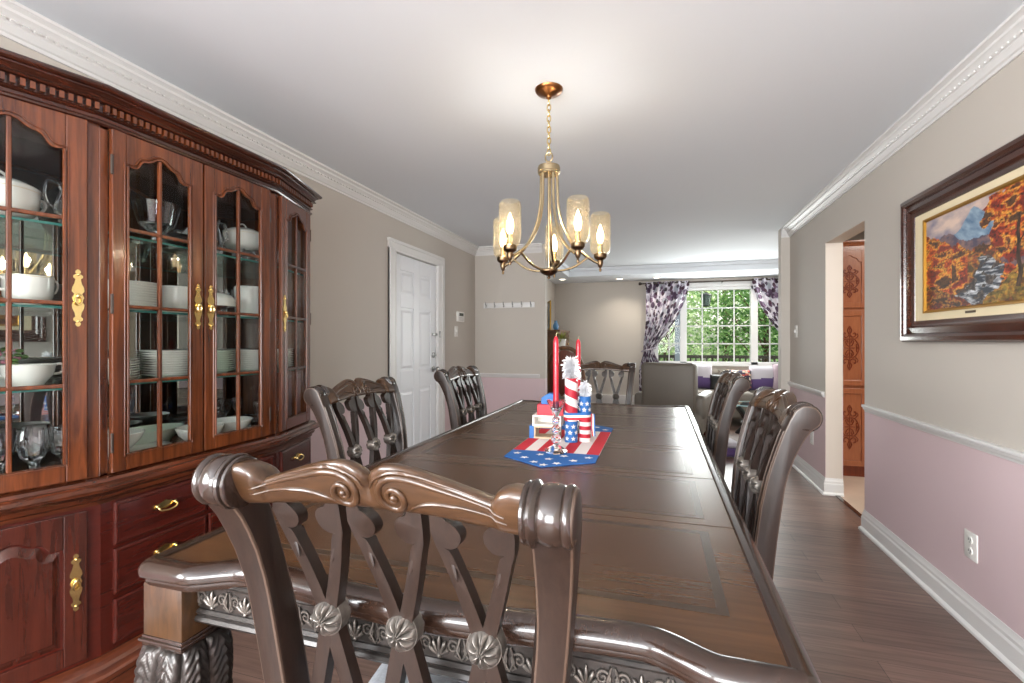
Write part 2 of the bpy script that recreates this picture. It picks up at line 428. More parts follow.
# ---------------- six-panel door
d = struct(thing('door_1', None, None, (XL, 0, 0)))
b = MB()
case = [(0, 0), (.018, 0), (.02, .01), (.014, .02), (.016, .05), (.022, .07), (.022, .095), (0, .095)]
for (y0, y1, z0, z1) in ((3.630, 3.725, 0, 2.06), (4.605, 4.70, 0, 2.06), (3.62, 4.71, 2.06, 2.145)):
    b.box(0, .018, y0, y1, z0, z1); 
    if y1 - y0 < .2: b.box(0, .024, (y0 if y0 < 4 else y1-.03), (y0+.03 if y0 < 4 else y1), z0, z1)
b.box(0, .026, 3.615, 4.715, 2.115, 2.145); b.box(-.1, .018, 3.725, 3.745, 0, 2.05); b.box(-.1, .018, 4.585, 4.605, 0, 2.05); b.box(-.1, .018, 3.725, 4.605, 2.042, 2.062)
b.box(0, .018, 4.705, 4.745, 0, 2.145); 
b.build('casing', M['trim'], d, bevel=.003, bseg=1)
b = MB(); y0, y1, zt = 3.748, 4.582, 2.036; xs = -.012
b.box(-.05, xs-.010, y0, y1, .01, zt)
yc = (y0+y1)/2; st = .115
ys = [(y0+st, yc-.055), (yc+.055, y1-st)]; zs = [(.20, .80), (.98, 1.56), (1.68, 1.90)]
b.box(xs-.010, xs, y0, y0+st, .01, zt); b.box(xs-.010, xs, y1-st, y1, .01, zt); b.box(xs-.010, xs, yc-.055, yc+.055, .01, zt)
for (a, c_) in ((.01, .20), (.80, .98), (1.56, 1.68), (1.90, zt)):
    for (p, q) in ys: b.box(xs-.010, xs, p, q, a, c_)
for (p, q) in ys:
    for (a, c_) in zs:
        r0 = [(xs-.010, p+.02, a+.02), (xs-.010, q-.02, a+.02), (xs-.010, q-.02, c_-.02), (xs-.010, p+.02, c_-.02)]
        r1 = [(xs-.002, p+.045, a+.045), (xs-.002, q-.045, a+.045), (xs-.002, q-.045, c_-.045), (xs-.002, p+.045, c_-.045)]
        b.loft([r0, r1])
b.build('door_leaf', M['doorp'], d, smooth=False, bevel=.003, bseg=1)
for z in (.25, 1.1, 1.84):
    b = MB(); b.box(-.016, .002, 3.738, 3.752, z-.045, z+.045); b.tube([(.002, 3.744, z-.048), (.002, 3.744, z+.048)], .005); b.build('hinge', M['hinge'], d)
for z in (.965,):
    b = MB(); b.lathe([(0, 0), (.032, 0), (.032, .006), (.012, .012), (.011, .03), (.024, .04), (.028, .055), (.02, .068), (0, .07)], 18, axis='x', c=(xs, 4.52, z)); b.build('door_knob', M['steel'], d)
b = MB(); b.lathe([(0, 0), (.03, 0), (.028, .012), (.012, .014), (.012, .02), (0, .02)], 18, axis='x', c=(xs, 4.52, 1.11)); b.box(xs+.014, xs+.03, 4.505, 4.535, 1.104, 1.116); b.build('deadbolt', M['steel'], d)
b = MB(); b.box(xs, xs+.02, 4.49, 4.585, 1.31, 1.335); b.box(.018, .03, 4.6, 4.62, 1.29, 1.36); b.build('latch', M['steel'], d, bevel=.003)

# ---------------- small wall fittings
t = thing('thermostat', 'small white alarm keypad with a grey screen on the wall beside the white door', 'keypad', (XL, 5.18, 1.54))
b = MB(); b.box(0, .025, -.095, .095, -.06, .055); b.build('housing', M['white'], t, bevel=.006)
b = MB(); b.box(.025, .027, -.06, .06, .005, .04); b.build('screen', plain('dark screen', '#4d524c', .2), t, smooth=False)
b = MB()
for i in range(4):
    for j in range(3): b.box(.025, .028, -.06+i*.032, -.04+i*.032, -.048+j*.015, -.038+j*.015)
b.build('keypad_buttons', plain('pale key', '#c4c2bd'), t, smooth=False)
def plate(name, label, loc, rz, kind):
    t = thing(name, label, 'wall plate', loc, rz)
    b = MB(); b.box(-.045, .045, -.006, 0, -.06, .06); b.build('cover', M['white'], t, bevel=.004)
    if kind == 'switch':
        b = MB(); b.box(-.008, .008, -.018, -.006, -.014, .014); b.build('toggle', M['white'], t, bevel=.002)
    else:
        for z in (-.024, .024):
            b = MB(); b.lathe([(0, -.009), (.017, -.009), (.018, -.006)], 20, axis='y', sx=1, c=(0, 0, z))
            b.box(-.008, -.005, -.0095, -.0085, z-.003, z+.008, 1); b.box(.005, .008, -.0095, -.0085, z-.003, z+.008, 1); b.box(-.002, .002, -.0095, -.0085, z-.011, z-.007, 1)
            b.build('socket', [M['white'], M['black']], t)
    return t
plate('wall_switch', 'white switch plate on the wall beside the white door, under the keypad', (XL, 5.08, 1.365), PI/2, 'switch')
plate('wall_switch', 'white light switch on the greige wall just beyond the kitchen opening', (XR, 5.36, 1.35), -PI/2, 'switch')
plate('wall_outlet', 'white electrical outlet low on the mauve wall under the framed landscape', (XR, 2.583, .361), -PI/2, 'outlet')
plate('wall_outlet', 'small white outlet low on the mauve wall just beyond the kitchen opening', (XR, 4.85, .40), -PI/2, 'outlet')
t = thing('coat_rack', 'white peg rail with small hooks on the far greige wall above the chair rail', 'coat rack', (-1.77, YB, 1.70))
b = MB(); b.box(-.33, .33, -.02, 0, -.035, .03); b.build('rail_board', M['trim'], t, bevel=.004)
for k in range(6):
    x = -.29 + k*.116
    b = MB(); b.tube([(x, -.02, .0), (x, -.045, .0), (x, -.055, .012), (x, -.055, .04)], .006, 6); b.tube([(x, -.02, -.015), (x, -.04, -.025), (x, -.045, -.012)], .005, 6); b.build('hook', M['steel'], t)
for i, (x, y) in enumerate(((-.62, 8.2), (-.02, 8.2), (-1.55, 8.0), (1.4, 8.2))):
    px = ['fitted in the soffit over the bare far wall', 'fitted in the soffit beside the curtain rod', 'fitted in the soffit at the corner behind the chandelier', 'fitted in the soffit above the middle of the window'][i]
    t = thing('recessed_light', 'round white recessed ceiling lamp ' + px, 'ceiling lamp', (x, y, 2.30))
    b = MB(); b.lathe([(.05, 0), (.075, -.001), (.078, -.006), (.06, -.008), (.05, -.002)], 20); b.build('trim_ring', M['trim'], t)
    b = MB(); b.lathe([(0, -.002), (.05, -.002), (.05, -.001), (0, -.001)], 20); b.build('lamp_disc', M['canlight'], t)
# ------------------------------------------------------------------ dining chair
PROF = [(0, -.012, .032), (.12, .022, .066), (.25, .056, .104), (.40, .082, .142), (.48, .084, .145), (.557, .079, .137), (.648, .072, .131), (.75, .062, .120), (.813, .055, .109), (.851, .048, .101), (.90, .034, .088), (.935, .020, .078), (.965, .006, .069), (.985, -.007, .062)]
def y_mid(z): return interp([(p[0], (p[1]+p[2])/2) for p in PROF] + [(1.03, .030), (1.08, .012)], z) + .012
XOUT = [(0, .258), (.48, .262), (.87, .306), (1.0, .321), (1.07, .325)]
def spiral(cx, cz, r0, r1, a0, turns, n=26, sgn=1):
    return [(cx + sgn*lerp(r0, r1, (i/n)**.8)*math.cos(a0 + turns*2*PI*i/n), cz + lerp(r0, r1, (i/n)**.8)*math.sin(a0 + turns*2*PI*i/n)) for i in range(n+1)]
RZ = .778
CHG = 'dining chairs around the long table'
def make_chair(label):
    t = thing('dining_chair', label, 'chair', (0, 0, 0), 0, CHG)
    W = [M['chairw'], M['chairedge']]
    for sg in (-1, 1):
        out = [(bk, z) for z, bk, fr in PROF]
        arc = [(.003 + .037*math.cos(a), 1.026 + .037*math.sin(a)) for a in [math.radians(215 - k*12.5) for k in range(13)]]
        out += arc + [(.034, 1.047), (.049, 1.018)] + [(fr, z) for z, bk, fr in PROF[::-1]]
        b = MB(); n = len(out)
        xo = [interp(XOUT, z) for y, z in out]; wid = [lerp(.050, .060, sstep(.8, 1.0, z)) for y, z in out]
        vs = [(sg*xo[i], out[i][0], out[i][1]) for i in range(n)] + [(sg*(xo[i]-wid[i]), out[i][0], out[i][1]) for i in range(n)]
        fs = [tuple(range(n)), tuple(range(2*n-1, n-1, -1))] + [(i, i+n, (i+1) % n + n, (i+1) % n) for i in range(n)]
        b.add(vs, fs)
        p = b.build('back_post', W, t, bevel=.0045, bseg=2, bevmat=1, angle=30)
        b = MB(); x1 = .3165
        pr = [(0, x1+.003), (.036, x1+.003), (.0395, x1+.001), (.041, x1-.003), (.0405, x1-.007), (.038, x1-.0095), (.0372, x1-.0105), (.0385, x1-.012), (.0405, x1-.020), (.041, x1-.027), (.040, x1-.035), (.0385, x1-.042), (.037, x1-.0435), (.038, x1-.045), (.0425, x1-.048), (.044, x1-.052), (.0425, x1-.056), (.038, x1-.0575), (.0385, x1-.059), (.041, x1-.062), (.040, x1-.066), (.036, x1-.068), (0, x1-.068)]
        b.lathe([(r, sg*h) for r, h in pr], 28, axis='x', c=(0, .003, 1.026))
        b.build('scroll_ear', M['chairgloss'], p, angle=40)
        # raised bead down both moulded edges of the front face
        b = MB()
        for o in (.008, .044):
            b.tube([(sg*(interp(XOUT, z)-o), fr-.001, z) for z, bk, fr in PROF[4:]], .004, 6)
        b.build('edge_bead', M['chairedge'], p)
    # crest rail
    T = [(0, 1.057), (.010, 1.067), (.03, 1.0775), (.05, 1.079), (.08, 1.074), (.12, 1.063), (.16, 1.050), (.19, 1.041), (.200, 1.038), (.206, 1.046), (.215, 1.056), (.235, 1.062), (.268, 1.058)]
    B = [(0, 1.001), (.1, .999), (.2, .991), (.27, .984)]
    yc = lambda z: interp([(.967, .040), (1.0, .030), (1.03, .014), (1.08, -.012)], z)
    def surf(x, z, side):                     # half thickness at height z
        a, c_ = interp(B, abs(x)), interp(T, abs(x)); v = max(-1, min(1, 2*(z-a)/(c_-a)-1))
        th = .023 + (.011*sstep(.198, .212, abs(x))) - .006*sstep(.98, 1.08, z)
        return yc(z) + side*th*(1-abs(v)**3)**.45
    b = MB(); rings = []
    st = sorted(set([s*v for s in (-1, 1) for v in [0, .005, .01, .02, .03, .04, .05, .065, .08, .1, .12, .14, .16, .175, .19, .2, .204, .208, .213, .22, .235, .25, .268]]))
    for x in st:
        a, c_ = interp(B, abs(x)), interp(T, abs(x)); ring = []
        crease = .010*math.exp(-(x/.007)**2)
        for k in range(28):
            q = 2*PI*k/28; v = math.copysign(abs(math.sin(q))**.7, math.sin(q)); u = math.copysign(abs(math.cos(q))**.6, math.cos(q))
            z = a + (c_-a)*(v+1)/2
            th = .023 + (.011*sstep(.198, .212, abs(x))) - .006*sstep(.98, 1.08, z) - crease*sstep(1.01, 1.05, z)
            ring.append((x, yc(z) + u*th, z))
        rings.append(ring)
    b.loft(rings)
    rl = b.build('crest_rail', M['chairrail'], t, angle=50)
    b = MB()
    for side in (-1, 1):
        for sg in (-1, 1):
            lead = smooth_path([(.222, 1.020, 0), (.17, 1.036, 0), (.12, 1.049, 0), (.08, 1.059, 0), (.057, 1.061, 0)], 6)
            pts = [(p.x, p.y) for p in lead] + spiral(.045, 1.029, .031, .003, PI/2, 1.8)
            N = len(pts); rr = [lerp(.002, .0058, min(1, i/18)) if i < N*.6 else lerp(.0058, .0035, (i/N-.6)/.4) for i in range(N)]
            b.tube([(sg*x, surf(x, z, side), z) for x, z in pts], rr, 8)
            l2 = smooth_path([(.225, 1.010, 0), (.17, 1.022, 0), (.12, 1.026, 0), (.085, 1.020, 0), (.062, 1.007, 0)], 6)
            b.tube([(sg*p.x, surf(p.x, p.y, side), p.y) for p in l2], [.0015 + .002*math.sin(PI*i/(len(l2)-1)) for i in range(len(l2))], 6)
            l3 = smooth_path([(.19, 1.041, 0), (.14, 1.052, 0), (.09, 1.065, 0), (.05, 1.069, 0), (.018, 1.056, 0), (.006, 1.040, 0)], 6)
            b.tube([(sg*p.x, surf(p.x, min(p.y, interp(T, p.x)-.004), side), min(p.y, interp(T, p.x)-.004)) for p in l3], [.001 + .0028*math.sin(PI*i/(len(l3)-1)) for i in range(len(l3))], 6)
            b.sphere((sg*.045, surf(.045, 1.029, side), 1.029), .006, 8)
    b.build('scroll_carving', M['chairrail'], rl, angle=60)
    # three crossed splats
    def bar(b, pts, w, th, mi=0):
        rings = []
        for i, (x, z) in enumerate(pts):
            p, q = pts[max(i-1, 0)], pts[min(i+1, len(pts)-1)]
            d = Vector((q[0]-p[0], q[1]-p[1])).normalized(); nx, nz = -d.y, d.x
            y = y_mid(z); h = w/2
            rings.append([(x+nx*h, y-th, z+nz*h), (x-nx*h, y-th, z-nz*h), (x-nx*h, y+th, z-nz*h), (x+nx*h, y+th, z+nz*h)])
        b.loft(rings, mi)
    for cx in (-.1515, .001, .1535):
        b = MB()
        for sg in (-1, 1):
            A_ = [lerp(0, 1, k/5) for k in range(6)]
            o_ = [(lerp(.0145, .0585, q), lerp(RZ-.005, .925, q)) for q in A_] + [(.0655, .945), (.0695, .970), (.0685, 1.004), (.050, 1.004)]
            o_ += [(.0435 + .0245*math.cos(q), .9665 + .0245*math.sin(q)) for q in [math.radians(95 + 16*k) for k in range(13)]]
            o_ += [(.0435, .940), (.0385, .930)] + [(lerp(-.0125, .0345, q), lerp(RZ-.005, .918, q)) for q in A_[::-1]]
            n_ = len(o_); vs = [(cx+sg*x, y_mid(z)-.0115, z) for x, z in o_] + [(cx+sg*x, y_mid(z)+.0115, z) for x, z in o_]
            b.add(vs, [tuple(range(n_)), tuple(range(2*n_-1, n_-1, -1))] + [(i, i+n_, (i+1) % n_+n_, (i+1) % n_) for i in range(n_)])
            bar(b, [(cx + sg*lerp(0, .058, k/5), lerp(RZ, .56, k/5)) for k in range(6)], .028, .0115)
            for f in (-1, 1):
                b.M = Matrix.Translation((cx+sg*.041, y_mid(.912)+f*.0112, .912)) @ Matrix.Rotation(sg*.31, 4, 'Y')
                b.sphere((0, 0, 0), 1, 8, 0, (.0045, .0025, .024)); b.M = Matrix()
        sp = b.build('crossed_splat', W, t, bevel=.0018, bseg=1, bevmat=1, angle=30)
        b = MB(); y = y_mid(RZ)
        for f in (-1, 1):
            def fn(u, v, f=f):
                r = .031*u; a = 2*PI*v
                pe = abs(math.cos(4*a)); h = .014 + .005*(1-u*u) + (.011*pe**.8 - .005*math.exp(-((1-pe)/.012)**2)*(u > .45) )*math.sin(PI*min(1, u*1.0))**.8*1.0
                if u < .24: h += .009*(1-(u/.24)**2)**.5
                if u > .9: h = lerp(h, .009, (u-.9)/.1)
                return (cx + r*math.cos(a), y + f*h, RZ + r*math.sin(a))
            b.grid(fn, 16, 128, cv=True)
        b.lathe([(0, -.012), (.031, -.012), (.031, .012), (0, .012)], 30, axis='y', c=(cx, y, RZ))
        b.build('rosette', M['relief'], sp, angle=60)
    b = MB(); b.box(-.25, .25, y_mid(.57)-.014, y_mid(.57)+.014, .545, .592); b.build('lower_rail', W, t, bevel=.004, bevmat=1)
    # seat
    def seat_ring(z, k, sc):
        r = []
        for i in range(40):
            a = 2*PI*i/40; u = math.copysign(abs(math.cos(a))**.45, math.cos(a)); v = math.copysign(abs(math.sin(a))**.45, math.sin(a))
            y = .345 + v*.235*sc; x = u*lerp(.215, .268, (y-.11)/.47)*sc
            r.append((x, y, z))
        return r
    b = MB(); b.loft([seat_ring(.435, 0, .97), seat_ring(.445, 0, 1), seat_ring(.475, 0, 1.0), seat_ring(.492, 0, .97), seat_ring(.503, 0, .86), seat_ring(.51, 0, .6), seat_ring(.513, 0, .2)])
    b.build('seat', M['seatfab'], t, angle=60)
    b = MB(); b.loft([seat_ring(.36, 0, .99), seat_ring(.365, 0, 1.015), seat_ring(.43, 0, 1.015), seat_ring(.437, 0, .99)]); b.build('seat_rail', M['chairw'], t, angle=50)
    for sg in (-1, 1):
        b = MB(); P = smooth_path([(sg*.235, .535, .40), (sg*.243, .55, .30), (sg*.238, .545, .18), (sg*.236, .54, .08), (sg*.245, .56, .03), (sg*.248, .57, .002)], 5)
        rr = [interp([(0, .045), (.25, .043), (.5, .03), (.75, .022), (.9, .03), (1, .034)], i/(len(P)-1)) for i in range(len(P))]
        b.tube(P, rr, 12); b.build('leg', M['chairw'], t)
    return t
chair0 = make_chair('dark carved dining chair at the near table end, its back turned to the viewer')
chair0.location = (-.400, .606, 0); chair0.scale = (.935, 1, 1)
dup(chair0, (-1.35, 1.924, 0), -PI/2, 'dark carved dining chair on the cabinet side of the table, beside the china cabinet')
dup(chair0, (-1.35, 3.114, 0), -PI/2, 'dark carved dining chair on the table side before the white door')
dup(chair0, (.418, 1.884, 0), PI/2, 'dark carved dining chair on the painting side of the table, nearer of that pair')
dup(chair0, (.418, 3.019, 0), PI/2, 'dark carved dining chair on the painting side of the table, farther of that pair')
dup(chair0, (-.49, 4.30, 0), PI, 'dark carved dining chair pulled away from the far end of the table')

# ------------------------------------------------------------------ dining table
TX, TY, TW, TL = -.427, 2.235, .65, 1.495
tb = thing('dining_table', 'long dark wood dining table with carved apron and serpentine ends', 'table', (TX, TY, 0))
def e_near(u):
    a = abs(u)
    if a > .40: return lerp(.048, .0, sstep(.40, .52, a))
    return .018 + .030*(1-math.cos(PI*a/.40))/2
def outline(ins):
    pts = []; n = 120
    near = []
    for i in range(n+1):
        u = -TW + 2*TW*i/n
        near.append((u, -TL + e_near(u)))
    cr = [(-TW+.035-.035*math.cos(q), -TL+.035-.035*math.sin(q)) for q in [PI/2*i/8 for i in range(9)]]
    near = cr + [p for p in near if abs(p[0]) < TW-.045] + [(-x, y) for x, y in cr[::-1]]
    far = [(-x, -y) for x, y in near]
    P = near + [(TW, -.9), (TW, -.3), (TW, .3), (TW, .9)] + far + [(-TW, .9), (-TW, .3), (-TW, -.3), (-TW, -.9)]
    if not ins: return P
    out = []; N = len(P)
    for i in range(N):
        d = (Vector(P[(i+1) % N]) - Vector(P[i-1])).normalized(); out.append((P[i][0]-d.y*ins, P[i][1]+d.x*ins))
    return out
b = MB(); b.prism(outline(.03), .735, .776, 'xy', 0)
# framed veneer panels between leaf seams
seams = [-1.335, -.905, -.4525, 0, .4525, .905, 1.335]; xi = TW-.105
for k in range(6):
    y0, y1 = seams[k] + (.0 if k == 0 else .045), seams[k+1] - (.0 if k == 5 else .045)
    b.box(-xi, xi, y0, y1, .770, .7766, 2); b.box(-xi+.020, xi-.020, y0+.020, y1-.020, .770, .7769, 1)
for y in seams[1:-1]: b.box(-TW+.035, TW-.035, y-.0012, y+.0012, .770, .7768, 2)
b.build('tabletop', [M['tableedge'], M['tabletop'], M['tabledark']], tb, smooth=False)
b = MB(); b.sweep(outline(0), [(-.042, -.030), (-.042, -.004), (-.039, .001), (-.032, .003), (-.020, .002), (-.010, -.003), (-.003, -.010), (0, -.019), (-.001, -.028), (-.008, -.034), (-.013, -.036), (-.012, -.042), (-.017, -.052), (-.030, -.056), (-.042, -.056)], True, z=.780)
b.build('moulded_rim', M['tablerim'], tb, angle=40)
ax, ay = TW-.055, TL-.062
b = MB()
for (x0, x1, y0, y1) in ((-ax, ax, -ay, -ay+.025), (-ax, ax, ay-.025, ay), (-ax, -ax+.025, -ay, ay), (ax-.025, ax, -ay, ay)): b.box(x0, x1, y0, y1, .655, .735)
pth = [(-ax, -ay), (ax, -ay), (ax, ay), (-ax, ay)]
b.sweep(pth, [(-.005, 0), (.010, 0), (.014, .006), (.010, .012), (.005, .014), (.009, .020), (.004, .026), (-.005, .026)], True, z=.645)
b.sweep(pth, [(-.005, 0), (.004, 0), (.008, .006), (.004, .010), (-.005, .010)], True, z=.722)
ap = b.build('apron', M['carved'], tb, angle=30)
def carve_run(length):
    """row of palmettes between pairs of C-scrolls, x along the run, standing out towards -y"""
    b = MB(); n = max(2, int(round(length/.086))); w = length/n
    for k in range(n):
        c = -length/2 + (k+.5)*w
        for sg in (-1, 1):
            sp = [(c + sg*(w*.5-.004), .676)] + [(c + sg*(.027 + .014*lerp(1, .12, i/16)*math.cos(-1.2 + i*.62)), .697 + .015*lerp(1, .12, i/16)*math.sin(-1.2 + i*.62)) for i in range(17)]
            b.tube([(x, -.001, z) for x, z in sp], [.002] + [lerp(.0036, .0022, i/16) for i in range(17)], 6)
            b.tube([(c+sg*(w*.5), -.001, .674), (c+sg*(w*.5-.010), -.003, .694), (c+sg*(w*.5-.003), -.002, .716)], [.0022, .0035, .0022], 6)
        for j in range(-2, 3):
            a = j*.5
            P = [(c + math.sin(a)*r*.8, -.002-.002*math.sin(PI*q), .676 + math.cos(a)*r) for q, r in ((0, .004), (.35, .016), (.7, .028), (1, .036-.004*abs(j)))]
            b.tube(P, [.0016, .0036, .004, .0014], 6)
        b.sphere((c, -.002, .677), .005, 6)
    return b
for (L_, x, y, rz) in ((2*ax-.12, 0, -ay, 0), (2*ax-.12, 0, ay, PI), (2*ay-.14, -ax, 0, -PI/2), (2*ay-.14, ax, 0, PI/2)):
    carve_run(L_).build('scroll_relief', M['relief'], ap, loc=(x, y, 0), rot=(0, 0, rz), angle=60)
def leg_mesh(b):
    bx = .055
    b.box(-bx, bx, -bx, bx, .618, .728, 0)
def rsq(a, p=5): return 1/((abs(math.cos(a))**p + abs(math.sin(a))**p)**(1/p))
LEGW0 = [(.0, .062), (.03, .07), (.06, .058), (.09, .044), (.30, .047), (.40, .055), (.43, .060), (.445, .080), (.458, .082), (.466, .070), (.474, .072), (.486, .086), (.50, .094), (.53, .093), (.56, .087), (.58, .079), (.592, .068), (.598, .060)]
LEGW = [(.0, .058), (.03, .064), (.06, .054), (.09, .042), (.26, .045), (.36, .050), (.385, .054), (.40, .066), (.412, .066), (.42, .060), (.432, .066), (.45, .071), (.48, .073), (.52, .073), (.555, .071), (.58, .066), (.592, .061), (.598, .057)]
leg0 = None
for i, (sx, sy) in enumerate(((-1, -1), (1, -1), (-1, 1), (1, 1))):
    loc = (sx*(TW-.066), sy*(TL-.075), 0)
    if leg0 is None:
        b = MB(); NZ, NA = 120, 168; rings = []
        for k in range(NZ+1):
            z = .598*k/NZ; ring = []
            for j in range(NA):
                a = 2*PI*j/NA; r = interp(LEGW, z)*rsq(a)
                if .424 < z < .597:
                    q = (a/(2*PI)*8) % 1 - .5; tt = (z-.424)/.173            # one acanthus leaf
                    leafw = .5*(1-.35*(1-tt)**2)
                    vein = math.sin((tt*8 + abs(q)*5)*2*PI)
                    edge = max(0, 1-(abs(q)/leafw)**4) if abs(q) < leafw else 0
                    r += edge*(.006 + .0026*vein + .005*math.exp(-(q/.05)**2)) - .006*(1-edge)
                    r += .008*edge*math.exp(-((tt-.07)/.10)**2)
                ring.append((r*math.cos(a), r*math.sin(a), z))
            rings.append(ring)
        b.loft(rings)
        leg0 = b.build('leg', M['carved'], tb, angle=70); leg0.location = loc
        b = MB(); b.box(-.055, .055, -.055, .055, .616, .73); blk = b.build('leg_block', M['legblock'], leg0, bevel=.004)
        b = MB(); b.prism([(-.062, -.062), (.062, -.062), (.062, .062), (-.062, .062)], .604, .612, 'xy'); b.prism([(-.057, -.057), (.057, -.057), (.057, .057), (-.057, .057)], .594, .618, 'xy'); cl = b.build('collar', M['tablerim'], leg0, bevel=.003)
    else:
        l = leg0.copy(); C.objects.link(l); l.location = loc
        for ch in leg0.children:
            c_ = ch.copy(); C.objects.link(c_); c_.parent = l
# ------------------------------------------------------------------ china cabinet
CAB = Vector((-2.05, 1.545, 0))
cab = thing('china_cabinet', 'tall cherry wood china cabinet with canted glazed doors and brass pulls', 'cabinet', CAB)
BK = -2.210
def plan(o=0):
    """front outline of the cabinet grown outward by o"""
    return [(BK, .75-o), (-1.945+o*.72, .75-o), (-1.815+o, 1.15-o*.16), (-1.815+o, 1.93+o*.16), (-1.945+o*.72, 2.33+o), (BK, 2.33+o)]
def wb():
    b = MB(); b.M = Matrix.Translation(-CAB); return b
def face(k, o=0):
    P = plan(0); p, q = Vector((*P[k], 0)), Vector((*P[k+1], 0))
    t = (q-p); L = t.length; t.normalize(); n = Vector((t.y, -t.x, 0))
    m = Matrix(((t.x, -n.x, 0, p.x-CAB.x), (t.y, -n.y, 0, p.y-CAB.y), (0, 0, 1, 0), (0, 0, 0, 1)))
    return m, L
# --- lower case
b = wb(); b.prism(plan(.008), .02, .72, 'xy'); b.build('base_case', M['cherryd'], cab, smooth=False, bevel=.003)
b = wb(); b.prism(plan(.012), 0, .125, 'xy'); b.sweep(plan(.012), [(-.02, .10), (.030, .10), (.036, .108), (.036, .125), (.028, .132), (.024, .150), (.014, .160), (.010, .176), (.004, .186), (-.02, .186)])
b.sweep(plan(.012), [(-.02, 0), (.028, 0), (.028, .1), (-.02, .1)]); b.build('plinth', M['cherryh'], cab, angle=30)
b = wb(); b.sweep(plan(0), [(-.03, .700), (.012, .700), (.014, .712), (.022, .718), (.026, .732), (.036, .740), (.046, .746), (.050, .756), (.048, .768), (.040, .773), (.030, .776), (.026, .786), (.010, .790), (-.03, .790)])
b.prism(plan(-.005), .705, .789, 'xy'); b.build('waist_moulding', M['cherryh'], cab, angle=30)
# --- upper case: floor, top, corner posts, back mirror
b = wb(); b.prism(plan(-.002), .786, .802, 'xy'); b.prism(plan(-.002), 1.985, 2.04, 'xy')
b.M = Matrix.Translation(-CAB); b.box(BK, -1.947, .752, .765, .80, 1.99); b.box(BK, -1.947, 2.325, 2.338, .80, 1.99)
for k in (1, 2, 3):
    m, L = face(k); b.M = m
    for (u0, u1) in (((0, .028), (L-.032, L)) if k != 2 else ((0, .028), (L-.05, L), (.366, .386))):
        b.box(u0, u1, 0, .022 if (k != 2 or u0 in (0,) or u1 == L) else .012, .79, 1.99)
    b.box(0, L, 0, .02, .79, .80); b.box(0, L, 0, .02, 1.975, 1.99)
b.build('upper_case', M['cherry'], cab, smooth=False, bevel=.002, bseg=1)
b = wb(); b.box(BK+.004, BK+.012, .766, 2.324, .80, 1.985); b.build('mirror_back', M['mirror'], cab, smooth=False)
b = wb(); b.sweep(plan(0), [(-.03, 1.985), (.006, 1.985), (.012, 1.990), (.014, 1.996), (.010, 2.002), (.005, 2.004), (.005, 2.014), (.013, 2.017), (.017, 2.021), (.013, 2.025), (.010, 2.027), (.010, 2.056), (.028, 2.057), (.032, 2.062), (.028, 2.067), (.024, 2.069), (.030, 2.078), (.040, 2.084), (.042, 2.088), (.052, 2.089), (.058, 2.095), (.060, 2.102), (.056, 2.108), (.050, 2.110), (-.03, 2.110)])
b.prism(plan(-.005), 2.03, 2.108, 'xy')
b.build('cornice', wood('dark cornice wood', '#24100a', '#4a2214', 'y', .24, .4, .55), cab, angle=30)
b = wb()
for k in (1, 2, 3):
    m, L = face(k); b.M = m; n = int(L/.022)
    for i in range(n):
        u = (i+.5)*L/n; b.box(u-.0060, u+.0060, -.024, -.010, 2.030, 2.052)
b.build('dentil_band', M['cherry'], cab, smooth=False)
for i, z in enumerate((1.095, 1.362, 1.632)):
    P = plan(-.03); P[0] = (BK+.015, .77); P[-1] = (BK+.015, 2.32); P[1] = (P[1][0], .775); P[4] = (P[4][0], 2.315)
    b = wb(); b.prism(P, z-.004, z+.004, 'xy'); s_ = b.build('glass_shelf', M['shelfglass'], cab, smooth=False)
    b = wb(); b.sweep(P[1:5], [(0, -.004), (.0012, -.004), (.0012, .004), (0, .004)], z=z); b.build('shelf_edge', M['shelfedge'], s_, smooth=False)

def handle_plate(parent, m, u, z):
    hw = [(-.093, .002), (-.089, .006), (-.083, .0075), (-.079, .004), (-.073, .012), (-.067, .0125), (-.061, .007), (-.048, .009), (-.034, .0145), (-.022, .016), (-.013, .010), (0, .0155)]
    hw += [(-a, w) for a, w in hw[-2::-1]]
    b = MB(); b.M = m @ Matrix.Translation((u, -.0205, z))
    b.prism([(w, a) for a, w in hw] + [(-w, a) for a, w in hw[::-1]], 0, -.003, 'xz')
    b.sphere((0, -.008, .006), .008, 10); b.tube([(.008*math.cos(a), -.012, -.008+.014*math.sin(a)) for a in [2*PI*k/16 for k in range(16)]], .003, 6, closed=True)
    b.sphere((0, -.005, .076), .004, 6); b.sphere((0, -.005, -.076), .004, 6)
    return b.build('handle', M['brass'], parent, angle=40)
def bail_pull(parent, m, u, z):
    b = MB(); b.M = m @ Matrix.Translation((u, -.0205, z))
    hw = [(-.046, .002), (-.042, .008), (-.036, .010), (-.030, .006), (-.020, .012), (-.010, .015), (0, .020), (.010, .015), (.020, .012), (.030, .006), (.036, .010), (.042, .008), (.046, .002)]
    b.prism([(a, w) for a, w in hw] + [(a, -w*.7) for a, w in hw[::-1]], 0, -.003, 'xz')
    b.tube(smooth_path([(-.034, -.004, .003), (-.035, -.016, -.002), (-.028, -.020, -.012), (0, -.021, -.017), (.028, -.020, -.012), (.035, -.016, -.002), (.034, -.004, .003)], 5), .0035, 8)
    b.sphere((-.034, -.005, .003), .006, 8); b.sphere((.034, -.005, .003), .006, 8)
    return b.build('pull', M['brass'], parent, angle=40)
